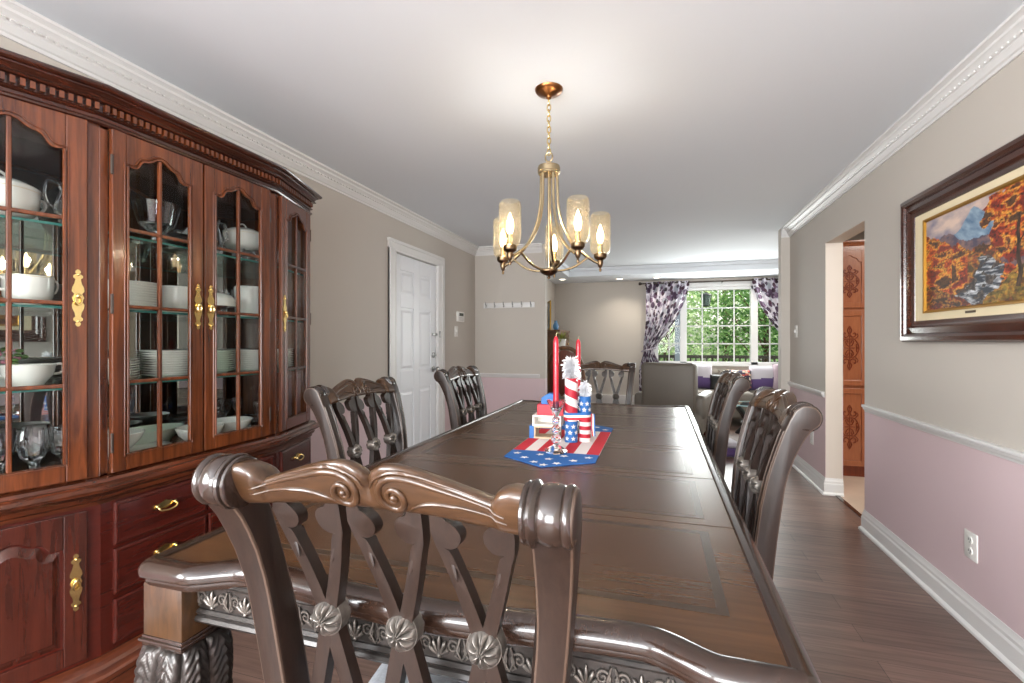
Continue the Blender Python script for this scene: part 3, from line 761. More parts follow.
def arch(x0, x1, zs, zp, sh=.02):
    """cathedral curve from (x0, zs) up to (mid, zp) and down"""
    xm = (x0+x1)/2; pts = [(x0, zs), (x0+sh, zs)]
    tab = [(0, 0), (.10, .03), (.17, .14), (.24, .36), (.31, .52), (.40, .585), (.52, .62), (.66, .74), (.80, .92), (.91, .985), (1, 1)]
    for i in range(1, 29):
        t = i/28; pts.append((lerp(x0+sh, xm, t), zs + (zp-zs)*interp(tab, t)))
    return pts + [(2*xm-x, z) for x, z in pts[-2::-1]]
def glass_door(k, u0, u1, hu):
    m, L = face(k); z0, z1, st = .797, 1.983, .05
    d = thing('glass_door', None, None); d.parent = cab
    ox0, ox1, oz0, zs, zp = u0+st-.004, u1-st-.004, z0+.055, 1.873, 1.936
    A = arch(ox0, ox1, zs, zp)
    b = MB(); b.M = m; y0, y1 = -.020, 0
    b.box(u0, ox0, y0, y1, z0, z1); b.box(ox1, u1, y0, y1, z0, z1); b.box(ox0, ox1, y0, y1, z0, oz0)
    b.prism([(ox0, z1)] + A + [(ox1, z1)], y0, y1, 'xz')
    b.build('door_frame', M['cherry'], d, smooth=False, bevel=.003, bseg=2)
    b = MB(); b.M = m
    for off, r in ((.004, .0052), (-.006, .0035)):
        loop = [(ox0+off, oz0+off)] + [(x + (off if x < (ox0+ox1)/2 else -off)*(1 if i in (0, len(A)-1) else .6), z-off) for i, (x, z) in enumerate(A)] + [(ox1-off, oz0+off)]
        b.tube([(x, -.020, z) for x, z in loop], r, 6, closed=True)
    b.build('opening_bead', M['cherry'], d, angle=60)
    b = MB(); b.M = m; xm = (ox0+ox1)/2
    for (x0, x1_, a, c_) in ((xm-.0065, xm+.0065, oz0, zp),) + tuple((ox0, ox1, z-.0065, z+.0065) for z in (1.107, 1.374, 1.648)): b.box(x0, x1_, -.020, -.006, a, c_)
    b.build('muntins', M['cherry'], d, smooth=False, bevel=.003, bseg=2)
    b = MB(); b.M = m; b.box(ox0-.005, ox1+.005, -.006, -.003, oz0-.005, zp+.004); b.build('glass', M['glass'], d, smooth=False)
    hx = u1-st/2 if hu > 0 else u0+st/2
    handle_plate(d, m, hx, 1.392)
    hh = u0 if hu > 0 else u1
    for z in (.90, 1.38, 1.86):
        b = MB(); b.M = m; b.tube([(hh, -.018, z-.028), (hh, -.018, z+.028)], .0045, 8); b.sphere((hh, -.018, z+.03), .005, 6); b.sphere((hh, -.018, z-.03), .005, 6); b.build('hinge', M['hinge'], d)
Lc = face(1)[1]
glass_door(1, .03, Lc-.035, 1); glass_door(2, .028, .372, 1); glass_door(2, .380, .730, -1); glass_door(3, .035, Lc-.03, -1)
def drawer(k, u0, u1, z0, z1, mat='cherryd'):
    m, L = face(k); b = MB(); b.M = m
    d = thing('drawer', None, None); d.parent = cab
    b.box(u0, u1, -.018, 0, z0, z1)
    b.loft([[(u0+i, y, z0+i), (u1-i, y, z0+i), (u1-i, y, z1-i), (u0+i, y, z1-i)] for i, y in ((.002, -.017), (.006, -.0205), (.012, -.0205), (.015, -.0193))])
    b.build('drawer_front', M[mat], d, smooth=False, bevel=.002)
    bail_pull(d, m, (u0+u1)/2, (z0+z1)/2 + .01)
for (u0, u1) in ((.035, .390), (.400, .755)):
    for (z0, z1) in ((.545, .695), (.374, .532), (.205, .358)): drawer(2, u0, u1, z0, z1)
def panel_door(k, u0, u1, z0, z1, hu):
    m, L = face(k); d = thing('panel_door', None, None); d.parent = cab; st = .06
    ox0, ox1, oz0 = u0+st, u1-st, z0+st; A = arch(ox0, ox1, z1-.11, z1-.055)
    b = MB(); b.M = m; y0, y1 = -.020, 0
    b.box(u0, ox0, y0, y1, z0, z1); b.box(ox1, u1, y0, y1, z0, z1); b.box(ox0, ox1, y0, y1, z0, oz0); b.prism([(ox0, z1)] + A + [(ox1, z1)], y0, y1, 'xz')
    b.build('door_frame', M['cherrylow'], d, smooth=False, bevel=.003)
    xm = (ox0+ox1)/2; zm = (oz0+z1-.1)/2
    base_l = [(ox0, oz0), (ox1, oz0)] + [(x, z) for x, z in A[::-1]]
    def shrink(f, y): 
        return [(xm + (x-xm)*f, y, zm + (z-zm)*(1-(1-f)*.8)) for x, z in base_l]
    b = MB(); b.M = m; b.loft([shrink(1.0, -.006), shrink(.97, -.007), shrink(.80, -.016), shrink(.78, -.018)]); b.build('raised_panel', M['cherrylow'], d, smooth=False)
    handle_plate(d, m, u1-st/2 if hu > 0 else u0+st/2, (z0+z1)/2+.02)
panel_door(1, .03, Lc-.035, .200, .690, 1)
drawer(3, .035, Lc-.03, .545, .695); panel_door(3, .035, Lc-.03, .20, .532, -1)

# ------------------------------------------------------------------ china and glass inside (each piece stands free)
Z1, Z2, Z3, Z4 = .803, 1.100, 1.367, 1.637      # cabinet floor and the three glass shelves
def piece(name, label, cat, loc, group=None, rz=0): return thing(name, label, cat, loc, rz, group)
# stacked plates
pb = MB(); pb.lathe([(0, 0), (.055, 0), (.06, .002), (.066, .006), (.105, .014), (.106, .0155), (.104, .0165), (.066, .009), (.058, .005), (0, .004)], 32)
plate_me = None
def plate_stack(x, y, z, n, sc, label, group, mat='porc', dz=.0092):
    global plate_me
    first = None
    for i in range(n):
        if first is None:
            o = pb.build('plate', M[mat], angle=60); first = o
        else:
            o = first.copy(); C.objects.link(o)
        o.location = (x, y, z + i*dz*sc[1]); o.scale = (sc[0], sc[0], sc[1]); tag(o, label, 'plate', group)
plate_stack(-1.99, 1.365, Z3, 11, (.98, 1.05), 'white plate in the tall stack behind the nearer double door, second shelf from the top', 'plates stacked on the upper shelf')
plate_stack(-2.02, 1.30, Z2, 8, (1.0, 1.05), 'white plate in the lower stack behind the nearer double door, third shelf from the top', 'plates in the lower stack')
plate_stack(-1.97, 1.515, Z2, 11, (.92, 1.05), 'white plate in the taller stack behind the nearer double door, third shelf from the top', 'plates in the taller stack')
plate_stack(-2.0, 1.765, Z2, 10, (.74, 1.1), 'gilt-edged side plate stacked behind the farther double door, nearest the door pull', 'gilt-edged side plates', 'porcgreen')
plate_stack(-1.97, 1.935, Z2, 10, (.70, 1.1), 'white saucer stacked behind the farther double door, beside the gilt-edged plates', 'white saucers')
plate_stack(-2.04, 2.20, Z2, 10, (.72, 1.1), 'white plate stacked behind the narrow end door', 'plates at the end of the cabinet')
plate_stack(-1.965, 1.36, Z1, 2, (1.25, 1.2), 'wide white platter lying flat on the cabinet floor under the deep bowl', 'flat platters on the cabinet floor', dz=.010)
def tureen(loc, label, s=1, lid=True):
    t = piece('lidded_tureen' if lid else 'sugar_bowl', label, 'tureen' if lid else 'sugar bowl', loc)
    if not isinstance(s, tuple): s = (s, s, s)
    S_ = Matrix.Diagonal((*s, 1))
    b = MB(); b.M = S_
    b.lathe([(0, 0), (.055, 0), (.058, .006), (.085, .012), (.100, .030), (.105, .060), (.106, .10), (.103, .10), (.101, .06), (.09, .025), (0, .015)], 32, sx=1, sy=1)
    b.build('bowl', M['porc'], t, angle=60)
    for sg in (-1, 1):
        b = MB(); b.M = S_; b.tube(smooth_path([(0, sg*.10, .085), (0, sg*.125, .09), (0, sg*.133, .072), (0, sg*.12, .05), (0, sg*.095, .05)], 5), .005, 8); b.build('handle', M['porc'], t)
    if lid:
        b = MB(); b.M = S_; b.lathe([(.107, .100), (.108, .106), (.10, .113), (.07, .128), (.03, .138), (0, .140)], 32); l = b.build('lid', M['porc'], t, angle=60)
        b = MB(); b.M = S_; b.tube(smooth_path([(0, -.022, .136), (0, -.024, .15), (0, 0, .162), (0, .024, .15), (0, .022, .136)], 5), .0045, 8); b.build('knob', M['porc'], l)
    b = MB(); b.M = S_; b.lathe([(.1055, .094), (.1062, .096), (.1055, .098)], 32); b.build('gilt_band', M['porcgold'], t)
    return t
tureen((-1.99, .97, Z4), 'large white lidded tureen on the top shelf behind the nearest canted door', .95)
tureen((-1.985, 1.90, Z4+.066), 'white lidded tureen raised on glass behind the farther double door, top shelf', .82)
tureen((-1.96, 1.035, Z3), 'white two-handled sugar bowl on the second shelf behind the nearest canted door', (.58, .60, .95), False)
def pitcher(loc, label, mat, s=1, rz=0, cat='pitcher'):
    t = piece('pitcher', label, cat, loc, None, rz)
    b = MB(); b.M = Matrix.Scale(s, 4)
    b.lathe([(0, 0), (.035, 0), (.036, .004), (.03, .012), (.042, .04), (.048, .065), (.040, .10), (.032, .125), (.040, .15), (.038, .15), (.029, .125), (.037, .10), (.044, .065), (.036, .04), (.02, .015), (0, .012)], 26, rmod=lambda a, h: 1 + (.28*math.exp(-(a-PI)**2/.06) if h > .14 else 0))
    b.build('body', mat, t, angle=60)
    b = MB(); b.M = Matrix.Scale(s, 4); b.tube(smooth_path([(.036, 0, .14), (.07, 0, .145), (.08, 0, .11), (.07, 0, .07), (.045, 0, .055)], 6), .0045, 8); b.build('handle', mat, t)
    return t
pitcher((-1.93, 1.14, Z4), 'clear glass pitcher beside the white tureen on the top shelf', M['crystal'], 1.0, -PI/2)
pitcher((-1.97, 1.70, Z4), 'tall clear glass ewer behind the farther double door, top shelf', M['crystal'], 1.15, PI/2)
pitcher((-1.97, .885, Z3), 'white china creamer jug on the second shelf behind the nearest canted door', M['porc'], .78, PI/2)
def bowl(name, loc, label, prof, mat, sx=1, sy=1, cat='bowl', rmod=None, group=None):
    b = MB(); b.lathe(prof, 40, sx=sx, sy=sy, rmod=rmod)
    o = b.build(name, mat, angle=60); o.location = loc; return tag(o, label, cat, group)
deep = [(0, 0), (.045, 0), (.047, .008), (.06, .02), (.09, .05), (.105, .078), (.103, .08), (.086, .052), (.055, .024), (0, .014)]
o = piece('gravy_boat', 'white oval china boat with two looped handles, third shelf behind the nearest canted door', 'gravy boat', (-1.97, 1.04, Z2))
b = MB(); b.lathe([(0, 0), (.04, 0), (.045, .01), (.07, .04), (.078, .075), (.075, .075), (.066, .042), (0, .015)], 30, sx=.7, sy=.92); b.build('bowl', M['porc'], o, angle=60)
for sg in (-1, 1):
    b = MB(); b.tube(smooth_path([(0, sg*.066, .07), (0, sg*.092, .072), (0, sg*.092, .045), (0, sg*.062, .04)], 5), .0045, 8); b.build('handle', M['porc'], o)
fl = piece('flower_ornament', 'small pink and green china flowers standing behind the oval boat', 'ornament', (-2.09, 1.04, Z2))
b = MB(); b.lathe([(0, 0), (.03, 0), (.034, .05), (.03, .07), (0, .072)], 18); b.build('pot', M['porc'], fl)
b = MB(); r_ = random.Random(3)
for k in range(26):
    a = r_.uniform(0, 2*PI); q = r_.uniform(.01, .05); z = r_.uniform(.075, .125)
    b.sphere((q*math.cos(a), q*math.sin(a), z), .011, 6, 0 if k % 4 else 1, (1, 1, .6))
b.build('flowers', [plain('leaf green', '#5f8a44', .6), plain('petal pink', '#d98aa6', .6)], fl)
bowl('soup_bowl', (-1.93, 1.27, Z1+.03), 'deep white bowl standing on the flat platters on the cabinet floor', deep, M['porc'], .9, .9)
bowl('oval_dish', (-2.07, 1.50, Z1), 'large pale green oval vegetable dish on the cabinet floor', [(0, 0), (.07, 0), (.075, .012), (.10, .04), (.13, .075), (.127, .078), (.095, .044), (0, .016)], M['porcgreen'], .7, 1.1, 'dish')
bowl('scalloped_bowl', (-1.905, 1.60, Z1), 'white scalloped bowl at the meeting of the double doors on the cabinet floor', deep, M['porc'], .8, .9, 'bowl', lambda a, h: 1+.04*math.cos(10*a)*min(1, h/.05))
bowl('salad_bowl', (-1.93, 1.785, Z1), 'white flared bowl behind the farther double door on the cabinet floor', deep, M['porc'], .85, .85)
bowl('dinner_dish', (-1.99, 1.56, Z3), 'stackless white covered dish behind the double doors, second shelf', [(0, 0), (.05, 0), (.07, .01), (.075, .11), (.07, .118), (0, .12)], M['porc'], .9, .9, 'dish')['label'] = 'plain white round dish at the meeting of the double doors, second shelf from the top'
bowl('dinner_dish', (-1.98, 1.93, Z3), 'plain white tall round dish behind the farther double door, second shelf from the top', [(0, 0), (.05, 0), (.065, .01), (.072, .15), (.068, .158), (0, .16)], M['porc'], .9, .9, 'dish')
bowl('mixing_bowl', (-2.0, 1.76, Z3+.05), 'white upturned bowl raised on a dark stand behind the farther double door', [(.10, 0), (.098, .03), (.08, .05), (.04, .062), (0, .064)], M['porc'], .85, .85)
bowl('bowl_stand', (-2.0, 1.76, Z3), 'dark wooden stand under the upturned white bowl', [(0, 0), (.055, 0), (.05, .01), (.03, .02), (.03, .035), (.06, .045), (.06, .05), (0, .05)], M['cherryd'], cat='stand')
# silver tray, leaning on the mirror, and cut glass before it
o = piece('silver_tray', 'large oval silver tray leaning at the back of the top shelf', 'tray', (-2.09, 1.42, Z4+.002))
b = MB(); b.M = Matrix.Translation((0, 0, .135)) @ Matrix.Rotation(-.28, 4, 'Y') @ Matrix.Rotation(PI/2, 4, 'Y')
b.lathe([(0, 0), (.10, 0), (.115, .006), (.128, .006), (.132, .009), (.128, .011), (.112, .010), (.098, .004), (0, .004)], 40, sx=1, sy=1.3); b.build('tray_dish', M['silver'], o, angle=50)
o = piece('crystal_bowl', 'cut crystal footed bowl before the silver tray on the top shelf', 'bowl', (-1.93, 1.43, Z4))
b = MB(); b.lathe([(0, 0), (.045, 0), (.04, .008), (.015, .02), (.02, .045), (.06, .08), (.075, .14), (.08, .165), (.077, .165), (.07, .14), (.055, .085), (0, .055)], 36, rmod=lambda a, h: 1+.035*math.cos(12*a)); b.build('cut_body', M['crystal'], o, angle=30)
# stemmed glasses on the cabinet floor behind the nearest canted door, and more glass farther along
gb = MB(); gb.lathe([(0, 0), (.033, 0), (.032, .003), (.010, .010), (.006, .03), (.009, .05), (.012, .06), (.030, .08), (.037, .11), (.038, .14), (.035, .165), (.033, .165), (.035, .14), (.034, .11), (.027, .084), (0, .068)], 24, rmod=lambda a, h: 1+.05*math.cos(9*a)*(1 if h > .06 else .3))
g0 = None
def goblets(spots, z, label, group, s=1.0, name='crystal_goblet'):
    global g0
    for (x, y) in spots:
        if g0 is None: g0 = gb.build(name, M['crystal'], angle=40); o = g0
        else: o = g0.copy(); C.objects.link(o); o.name = name
        o.location = (x, y, z); o.scale = (s, s, s); tag(o, label, 'goblet', group)
goblets([(-1.955, .84), (-1.93, .93), (-1.91, 1.02), (-1.90, 1.10), (-2.03, .90), (-2.01, .99), (-2.0, 1.08)], Z1, 'cut crystal goblet among others on the cabinet floor behind the nearest canted door', 'crystal goblets on the cabinet floor')
goblets([(-1.93, 1.84), (-1.92, 1.92), (-1.99, 1.86), (-2.0, 1.95)], Z4-.002, 'small stemmed glass under the raised white tureen', 'small stemmed glasses', .40, 'stemmed_glass')
goblets([(-2.08, 1.70), (-2.08, 1.79), (-2.06, 1.87)], Z3, 'stemmed glass behind the upturned white bowl', 'stemmed glasses on the second shelf', .85, 'stemmed_glass')
goblets([(-1.98, 2.16), (-2.06, 2.22)], Z4, 'stemmed glass on the top shelf behind the narrow end door', 'stemmed glasses by the end door', .7, 'stemmed_glass')
goblets([(-1.99, 2.13), (-2.06, 2.20), (-2.08, 2.10)], Z1, 'stemmed glass on the cabinet floor behind the narrow end door', 'stemmed glasses low by the end door', .75, 'stemmed_glass')
for i, (x, y, s) in enumerate(((-1.93, 1.97, .9), (-2.07, 1.84, .9), (-2.07, 2.0, 1.0))):
    b = MB(); b.M = Matrix.Scale(s, 4); b.lathe([(0, 0), (.04, 0), (.045, .006), (.075, .03), (.085, .055), (.082, .055), (.07, .032), (0, .012)], 32, rmod=lambda a, h: 1+.05*math.cos(11*a))
    o = b.build('glass_dish', M['crystal'], angle=30); o.location = (x, y, Z1)
    tag(o, ['cut glass dish just beside the flared white bowl on the cabinet floor', 'cut glass dish at the back behind the flared white bowl', 'widest cut glass dish near the hinges of the farther double door'][i], 'dish')
# ------------------------------------------------------------------ chandelier
CH = Vector((-.490, 2.20, 0))
ch = thing('chandelier', 'antique brass five-arm chandelier with seeded glass shades hanging over the table', 'chandelier', (CH.x, CH.y, HC))
def cb():
    b = MB(); b.M = Matrix.Translation((0, 0, -HC)); return b
b = cb(); b.lathe([(0, 2.388), (.012, 2.388), (.014, 2.396), (.03, 2.404), (.055, 2.412), (.064, 2.422), (.066, 2.43), (0, 2.43)], 32); b.build('canopy', plain('copper brown canopy', '#8a5a35', .28, 1), ch)
b = cb(); z = 2.388; k = 0
while z > 2.135:
    n = 14; L = .034; r = .0085
    pts = []
    for i in range(n):
        a = 2*PI*i/n; u = r*math.cos(a); w = L/2*math.sin(a)
        pts.append((u, 0, z-L/2+w) if k % 2 else (0, u, z-L/2+w))
    b.tube(pts, .0026, 6, closed=True); z -= L-.008; k += 1
b.build('chain', M['brass'], ch)
b = cb(); b.tube([(.017*math.cos(a), 0, 2.113+.022*math.sin(a)) for a in [2*PI*i/18 for i in range(18)]], .004, 8, closed=True); b.build('hanging_loop', M['antbrass'], ch)
b = cb(); b.lathe([(0, 2.03), (.046, 2.03), (.05, 2.034), (.05, 2.040), (.053, 2.042), (.053, 2.062), (.05, 2.066), (.05, 2.070), (.035, 2.076), (.012, 2.082), (.010, 2.092), (0, 2.094)], 32); b.build('top_hub', M['antbrass'], ch)
b = cb(); b.lathe([(.0, 1.57), (.0065, 1.57), (.0065, 2.035), (0, 2.035)], 12); b.build('centre_rod', M['antbrass'], ch)
b = cb(); b.lathe([(0, 1.542), (.006, 1.543), (.008, 1.55), (.005, 1.556), (.018, 1.560), (.036, 1.570), (.042, 1.577), (.042, 1.584), (.03, 1.590), (.012, 1.594), (0, 1.594)], 28); b.build('bottom_hub', M['bronze'], ch)
for k in range(5):
    a = math.radians(-120 + 72*k)
    ar = bpy.data.objects.new('arm', None); C.objects.link(ar); ar.parent = ch
    R3 = Matrix.Rotation(a, 4, 'Z')
    b = cb(); b.M = b.M @ R3
    b.tube(smooth_path([(.040, 0, 2.035), (.041, 0, 1.96), (.046, 0, 1.88), (.066, 0, 1.80), (.105, 0, 1.725), (.160, 0, 1.668), (.215, 0, 1.632), (.248, 0, 1.618)], 6), .0068, 10)
    b.tube(smooth_path([(.02, 0, 1.582), (.07, 0, 1.585), (.125, 0, 1.604), (.17, 0, 1.635), (.195, 0, 1.650)], 6), .0055, 10)
    b.build('arm_tube', M['antbrass'], ar)
    b = cb(); b.M = b.M @ R3 @ Matrix.Translation((.248, 0, 0))
    b.lathe([(0, 1.580), (.005, 1.582), (.007, 1.590), (.004, 1.598), (.010, 1.606), (.014, 1.622), (.013, 1.634), (.026, 1.642), (.030, 1.648), (.030, 1.664), (.026, 1.668), (0, 1.668)], 22); b.build('cup', M['bronze'], ar)
    b = cb(); b.M = b.M @ R3 @ Matrix.Translation((.248, 0, 0))
    b.lathe([(.020, 1.660), (.036, 1.664), (.045, 1.676), (.0485, 1.70), (.0485, 1.835), (.046, 1.850), (.038, 1.858), (.0365, 1.857), (.044, 1.848), (.0465, 1.834), (.0465, 1.70), (.043, 1.678), (.034, 1.667), (.020, 1.664)], 28)
    q5 = random.Random(50+k)
    for _ in range(80):
        aa, zz = q5.uniform(0, 2*PI), q5.uniform(1.70, 1.845); b.sphere((.0478*math.cos(aa), .0478*math.sin(aa), zz), q5.uniform(.0009, .0021), 4, 1, (1, 1, q5.uniform(1, 1.8)))
    b.build('glass_shade', [M['seeded'], M['seeds']], ar, angle=60)
    b = cb(); b.M = b.M @ R3 @ Matrix.Translation((.248, 0, 0))
    b.lathe([(0, 1.667), (.012, 1.667), (.012, 1.715), (0, 1.715)], 12); b.build('candle_sleeve', M['antbrass'], ar)
    b = cb(); b.M = b.M @ R3 @ Matrix.Translation((.248, 0, 0))
    b.lathe([(0, 1.715), (.009, 1.717), (.015, 1.735), (.0165, 1.752), (.013, 1.772), (.006, 1.792), (.0015, 1.806), (0, 1.808)], 14); b.build('bulb', M['bulb'], ar)

# ------------------------------------------------------------------ centrepiece on the table
def flag_mat():
    """runner: red and white stripes lengthwise, star-spangled blue ends"""
    m, nt, b, o = new_mat('flag runner cloth'); L = nt.links.new
    tc = nt.nodes.new('ShaderNodeTexCoord'); sp = nt.nodes.new('ShaderNodeSeparateXYZ'); L(tc.outputs['Object'], sp.inputs[0])
    def math_(op, a, bb=None):
        n = nt.nodes.new('ShaderNodeMath'); n.operation = op
        for i, v in enumerate((a, bb)):
            if v is None: continue
            if isinstance(v, (int, float)): n.inputs[i].default_value = v
            else: L(v, n.inputs[i])
        return n.outputs[0]
    st = math_('GREATER_THAN', math_('FRACT', math_('ADD', math_('MULTIPLY', sp.outputs['X'], 1/.106), 5.25)), .5)
    blue = math_('GREATER_THAN', math_('ABSOLUTE', sp.outputs['Y']), .262)
    def mix(f, a, bb):
        n = nt.nodes.new('ShaderNodeMixRGB'); L(f, n.inputs[0])
        for i, v in ((1, a), (2, bb)):
            if isinstance(v, tuple): n.inputs[i].default_value = v
            else: L(v, n.inputs[i])
        return n.outputs[0]
    c = mix(st, lin('#e6ddda'), lin('#c61f30')); c = mix(blue, c, lin('#1c5fa6')); L(c, b.inputs['Base Color'])
    b.inputs['Roughness'].default_value = .8
    return m
def star(b, cx, cy, z, r, mi=0, rot=0, mat=None):
    pts = [(cx + (r if i % 2 == 0 else r*.42)*math.sin(rot + PI*i/5), cy + (r if i % 2 == 0 else r*.42)*math.cos(rot + PI*i/5)) for i in range(10)]
    b.prism(pts, z, z+.0006, 'xy', mi)
TT = .7772
rn = thing('table_runner', 'six-sided stars and stripes table runner under the candles', 'table runner', (-.42, 2.265, TT))
b = MB(); hexo = [(0, -.51), (.186, -.385), (.186, .385), (0, .51), (-.186, .385), (-.186, -.385)]
b.prism(hexo, 0, .003, 'xy'); b.build('cloth', flag_mat(), rn, smooth=False)
b = MB()
for sg in (-1, 1):
    for (x, y) in ((-.15, .32), (-.05, .32), (.05, .32), (.15, .32), (-.10, .385), (0, .385), (.10, .385), (-.045, .445), (.045, .445), (0, .48)): star(b, x, sg*y, .003, .019, 0, x*9)
b.build('stars', M['whitep'], rn, smooth=False)
TR = TT + .0036
def candlestick(loc, label, clabel, top):
    t = thing('crystal_candlestick', label, 'candlestick', loc)
    b = MB(); b.lathe([(0, 0), (.050, 0), (.052, .006), (.046, .012), (.022, .024), (.012, .030), (.010, .034)], 8); b.build('foot', M['crystal'], t, angle=20)
    for z, r in ((.056, .022), (.096, .020), (.133, .018)):
        b = MB(); b.sphere((0, 0, z), r, 10); b.build('faceted_ball', M['crystal'], t, angle=10)
    b = MB(); b.lathe([(0, .148), (.010, .15), (.013, .158), (.026, .185), (.040, .214), (.042, .220), (.038, .220), (.022, .190), (.016, .186), (.014, .176), (0, .175)], 10); b.build('cup', M['crystal'], t, angle=20)
    c = thing('taper_candle', clabel, 'candle', (loc[0], loc[1], loc[2]+.178))
    h = top - loc[2] - .178
    b = MB(); b.lathe([(0, 0), (.012, 0), (.0125, h-.03), (.0105, h-.012), (.004, h), (0, h)], 18); b.build('wax', M['red'], c)
    b = MB(); b.tube([(0, 0, h-.004), (.001, 0, h+.008), (.005, 0, h+.016)], .0012, 6); b.build('wick', M['wick'], c)
candlestick((-.416, 2.007, TR), 'cut crystal candlestick at the near end of the runner', 'red taper candle standing in the nearer crystal candlestick', 1.272)
candlestick((-.398, 2.49, TR), 'cut crystal candlestick behind the striped firecracker', 'red taper candle showing above the silver tinsel', 1.262)
def stripe_mat(name, twist, freq):
    m, nt, b, o = new_mat(name); L = nt.links.new
    tc = nt.nodes.new('ShaderNodeTexCoord'); sp = nt.nodes.new('ShaderNodeSeparateXYZ'); L(tc.outputs['Object'], sp.inputs[0])
    def math_(op, a, bb=None):
        n = nt.nodes.new('ShaderNodeMath'); n.operation = op
        for i, v in enumerate((a, bb)):
            if v is None: continue
            if isinstance(v, (int, float)): n.inputs[i].default_value = v
            else: L(v, n.inputs[i])
        return n.outputs[0]
    ang = math_('MULTIPLY', math_('ARCTAN2', sp.outputs['Y'], sp.outputs['X']), twist/(2*PI))
    f = math_('FRACT', math_('ADD', math_('MULTIPLY', sp.outputs['Z'], freq), ang)); g = math_('GREATER_THAN', f, .5)
    n = nt.nodes.new('ShaderNodeMixRGB'); L(g, n.inputs[0]); n.inputs[1].default_value = lin('#e9e1dd'); n.inputs[2].default_value = lin('#b51f33'); L(n.outputs[0], b.inputs['Base Color'])
    b.inputs['Roughness'].default_value = .5
    return m
def tinsel(parent, z, r, hgt, n, seed):
    b = MB(); q = random.Random(seed)
    for i in range(n):
        a, p = q.uniform(0, 2*PI), q.uniform(-.6, 1.4); l = r*q.uniform(.6, 1.1); zc = z + q.random()*hgt
        d = Vector((math.cos(a)*math.cos(p), math.sin(a)*math.cos(p), math.sin(p)*.7)); w = Vector((-math.sin(a), math.cos(a), 0))*.0022
        tip = Vector((0, 0, zc)) + d*l; mid = Vector((0, 0, zc)) + d*l*.5 + Vector((0, 0, .006))
        o = Vector((0, 0, zc)); tw = Vector((0, 0, .003))
        b.add([o-w, o+w, mid+w+tw, mid-w-tw, tip+tw, tip-tw], [(0, 1, 2, 3), (3, 2, 4, 5)])
    return b.build('tinsel', M['tinsel'], parent, smooth=False, fix=False)
def firecracker(loc, r, h, split, label, low, up, starry_low):
    t = thing('firecracker_ornament', label, 'ornament', loc)
    b = MB(); b.lathe([(0, 0), (r, 0), (r, split)], 30); b.build('lower_tube', low, t)
    b = MB(); b.lathe([(r, split), (r, h), (r-.003, h), (r-.003, h-.01), (0, h-.01)], 30); b.build('upper_tube', up, t)
    b = MB()
    z0, z1 = (0, split) if starry_low else (split, h)
    for j in range(int((z1-z0)/.028)):
        for k in range(6):
            a = 2*PI*(k+.5*(j % 2))/6; z = z0+.018+j*.028
            pts = [((.0125 if i % 2 == 0 else .0052)*math.sin(PI*i/5), (.0125 if i % 2 == 0 else .0052)*math.cos(PI*i/5)) for i in range(10)]
            ring = [((r+.0006)*math.cos(a + x/r), (r+.0006)*math.sin(a + x/r), z + y) for x, y in pts]
            b.add(ring + [((r+.0006)*math.cos(a), (r+.0006)*math.sin(a), z)], [(i, (i+1) % 10, 10) for i in range(10)])
    b.build('stars', M['whitep'], t, smooth=False)
    tinsel(t, h-.005, .045 if r > .028 else .034, .085 if r > .028 else .06, 420 if r > .028 else 260, int(r*1e4))
    return t
f1 = firecracker((-.391, 2.235, TR), .030, .298, .098, 'tall red and white striped firecracker ornament with silver tinsel on top', M['bluep'], stripe_mat('spiral stripes', 1, 13), True)
f2 = firecracker((-.330, 2.262, TR), .027, .212, .105, 'short firecracker ornament with a starry blue top and tinsel', stripe_mat('ring stripes', 0, 27), M['bluep'], False)
rb = thing('ribbon_tie', 'red white and blue ribbon tied round the two firecracker ornaments', 'ribbon', (-.362, 2.248, TR+.105))
path = []
for i in range(40):
    a = 2*PI*i/40; u = math.cos(a)
    cx = -.031 if u < 0 else .031; rr = .0325 if u < 0 else .0295
    path.append((cx + rr*math.cos(a), (-.013 if u < 0 else .013) + rr*math.sin(a)))
for nm, z, mt in (('red_band', 0, 'redp'), ('white_band', .011, 'whitep'), ('blue_band', .022, 'bluep')):
    b = MB(); b.sweep(path, [(-.0005, 0), (.001, 0), (.001, .011), (-.0005, .011)], True, z=z); b.build(nm, M[mt], rb, angle=60)
for k, mt in enumerate(('redp', 'whitep', 'bluep')):
    b = MB(); x = .064 + .0055*k; rings = []
    for i in range(9):
        z = .03 - .105*i/8 - .0; y = -.018 + .006*math.sin(i*.9); rings.append([(x+.004*i/8, y, z), (x+.004*i/8+.0055, y, z), (x+.004*i/8+.0055, y+.001, z), (x+.004*i/8, y+.001, z)])
    b.loft(rings); b.build('ribbon_tail', M[mt], rb, angle=60)
bl = thing('block_ornament', 'stepped ornament of red white and blue wooden blocks beside the candlestick', 'ornament', (-.517, 2.30, TR), .05)
b = MB(); b.box(-.082, .06, -.04, .05, 0, .008); b.box(-.062, .06, -.04, .05, .052, .060); b.box(-.062, -.054, -.04, .05, .008, .052); b.box(.05, .06, -.04, .05, .008, .052); b.build('lower_tray', M['tan'], bl, smooth=False, bevel=.001)
b = MB(); b.box(-.085, -.062, -.041, .05, 0, .060); b.build('blue_end', M['bluep'], bl, smooth=False, bevel=.001)
b = MB(); b.box(-.070, .07, -.04, .05, .060, .068); b.box(-.070, .07, -.04, .05, .104, .112); b.box(-.070, -.060, -.04, .05, .068, .104); b.box(.06, .07, -.04, .05, .068, .104); b.box(-.06, .06, .04, .05, .068, .104); b.build('white_tray', M['whitep'], bl, smooth=False, bevel=.001)
b = MB(); b.box(-.048, .08, -.032, .05, .112, .164); b.build('red_block', M['redp'], bl, smooth=False, bevel=.002)
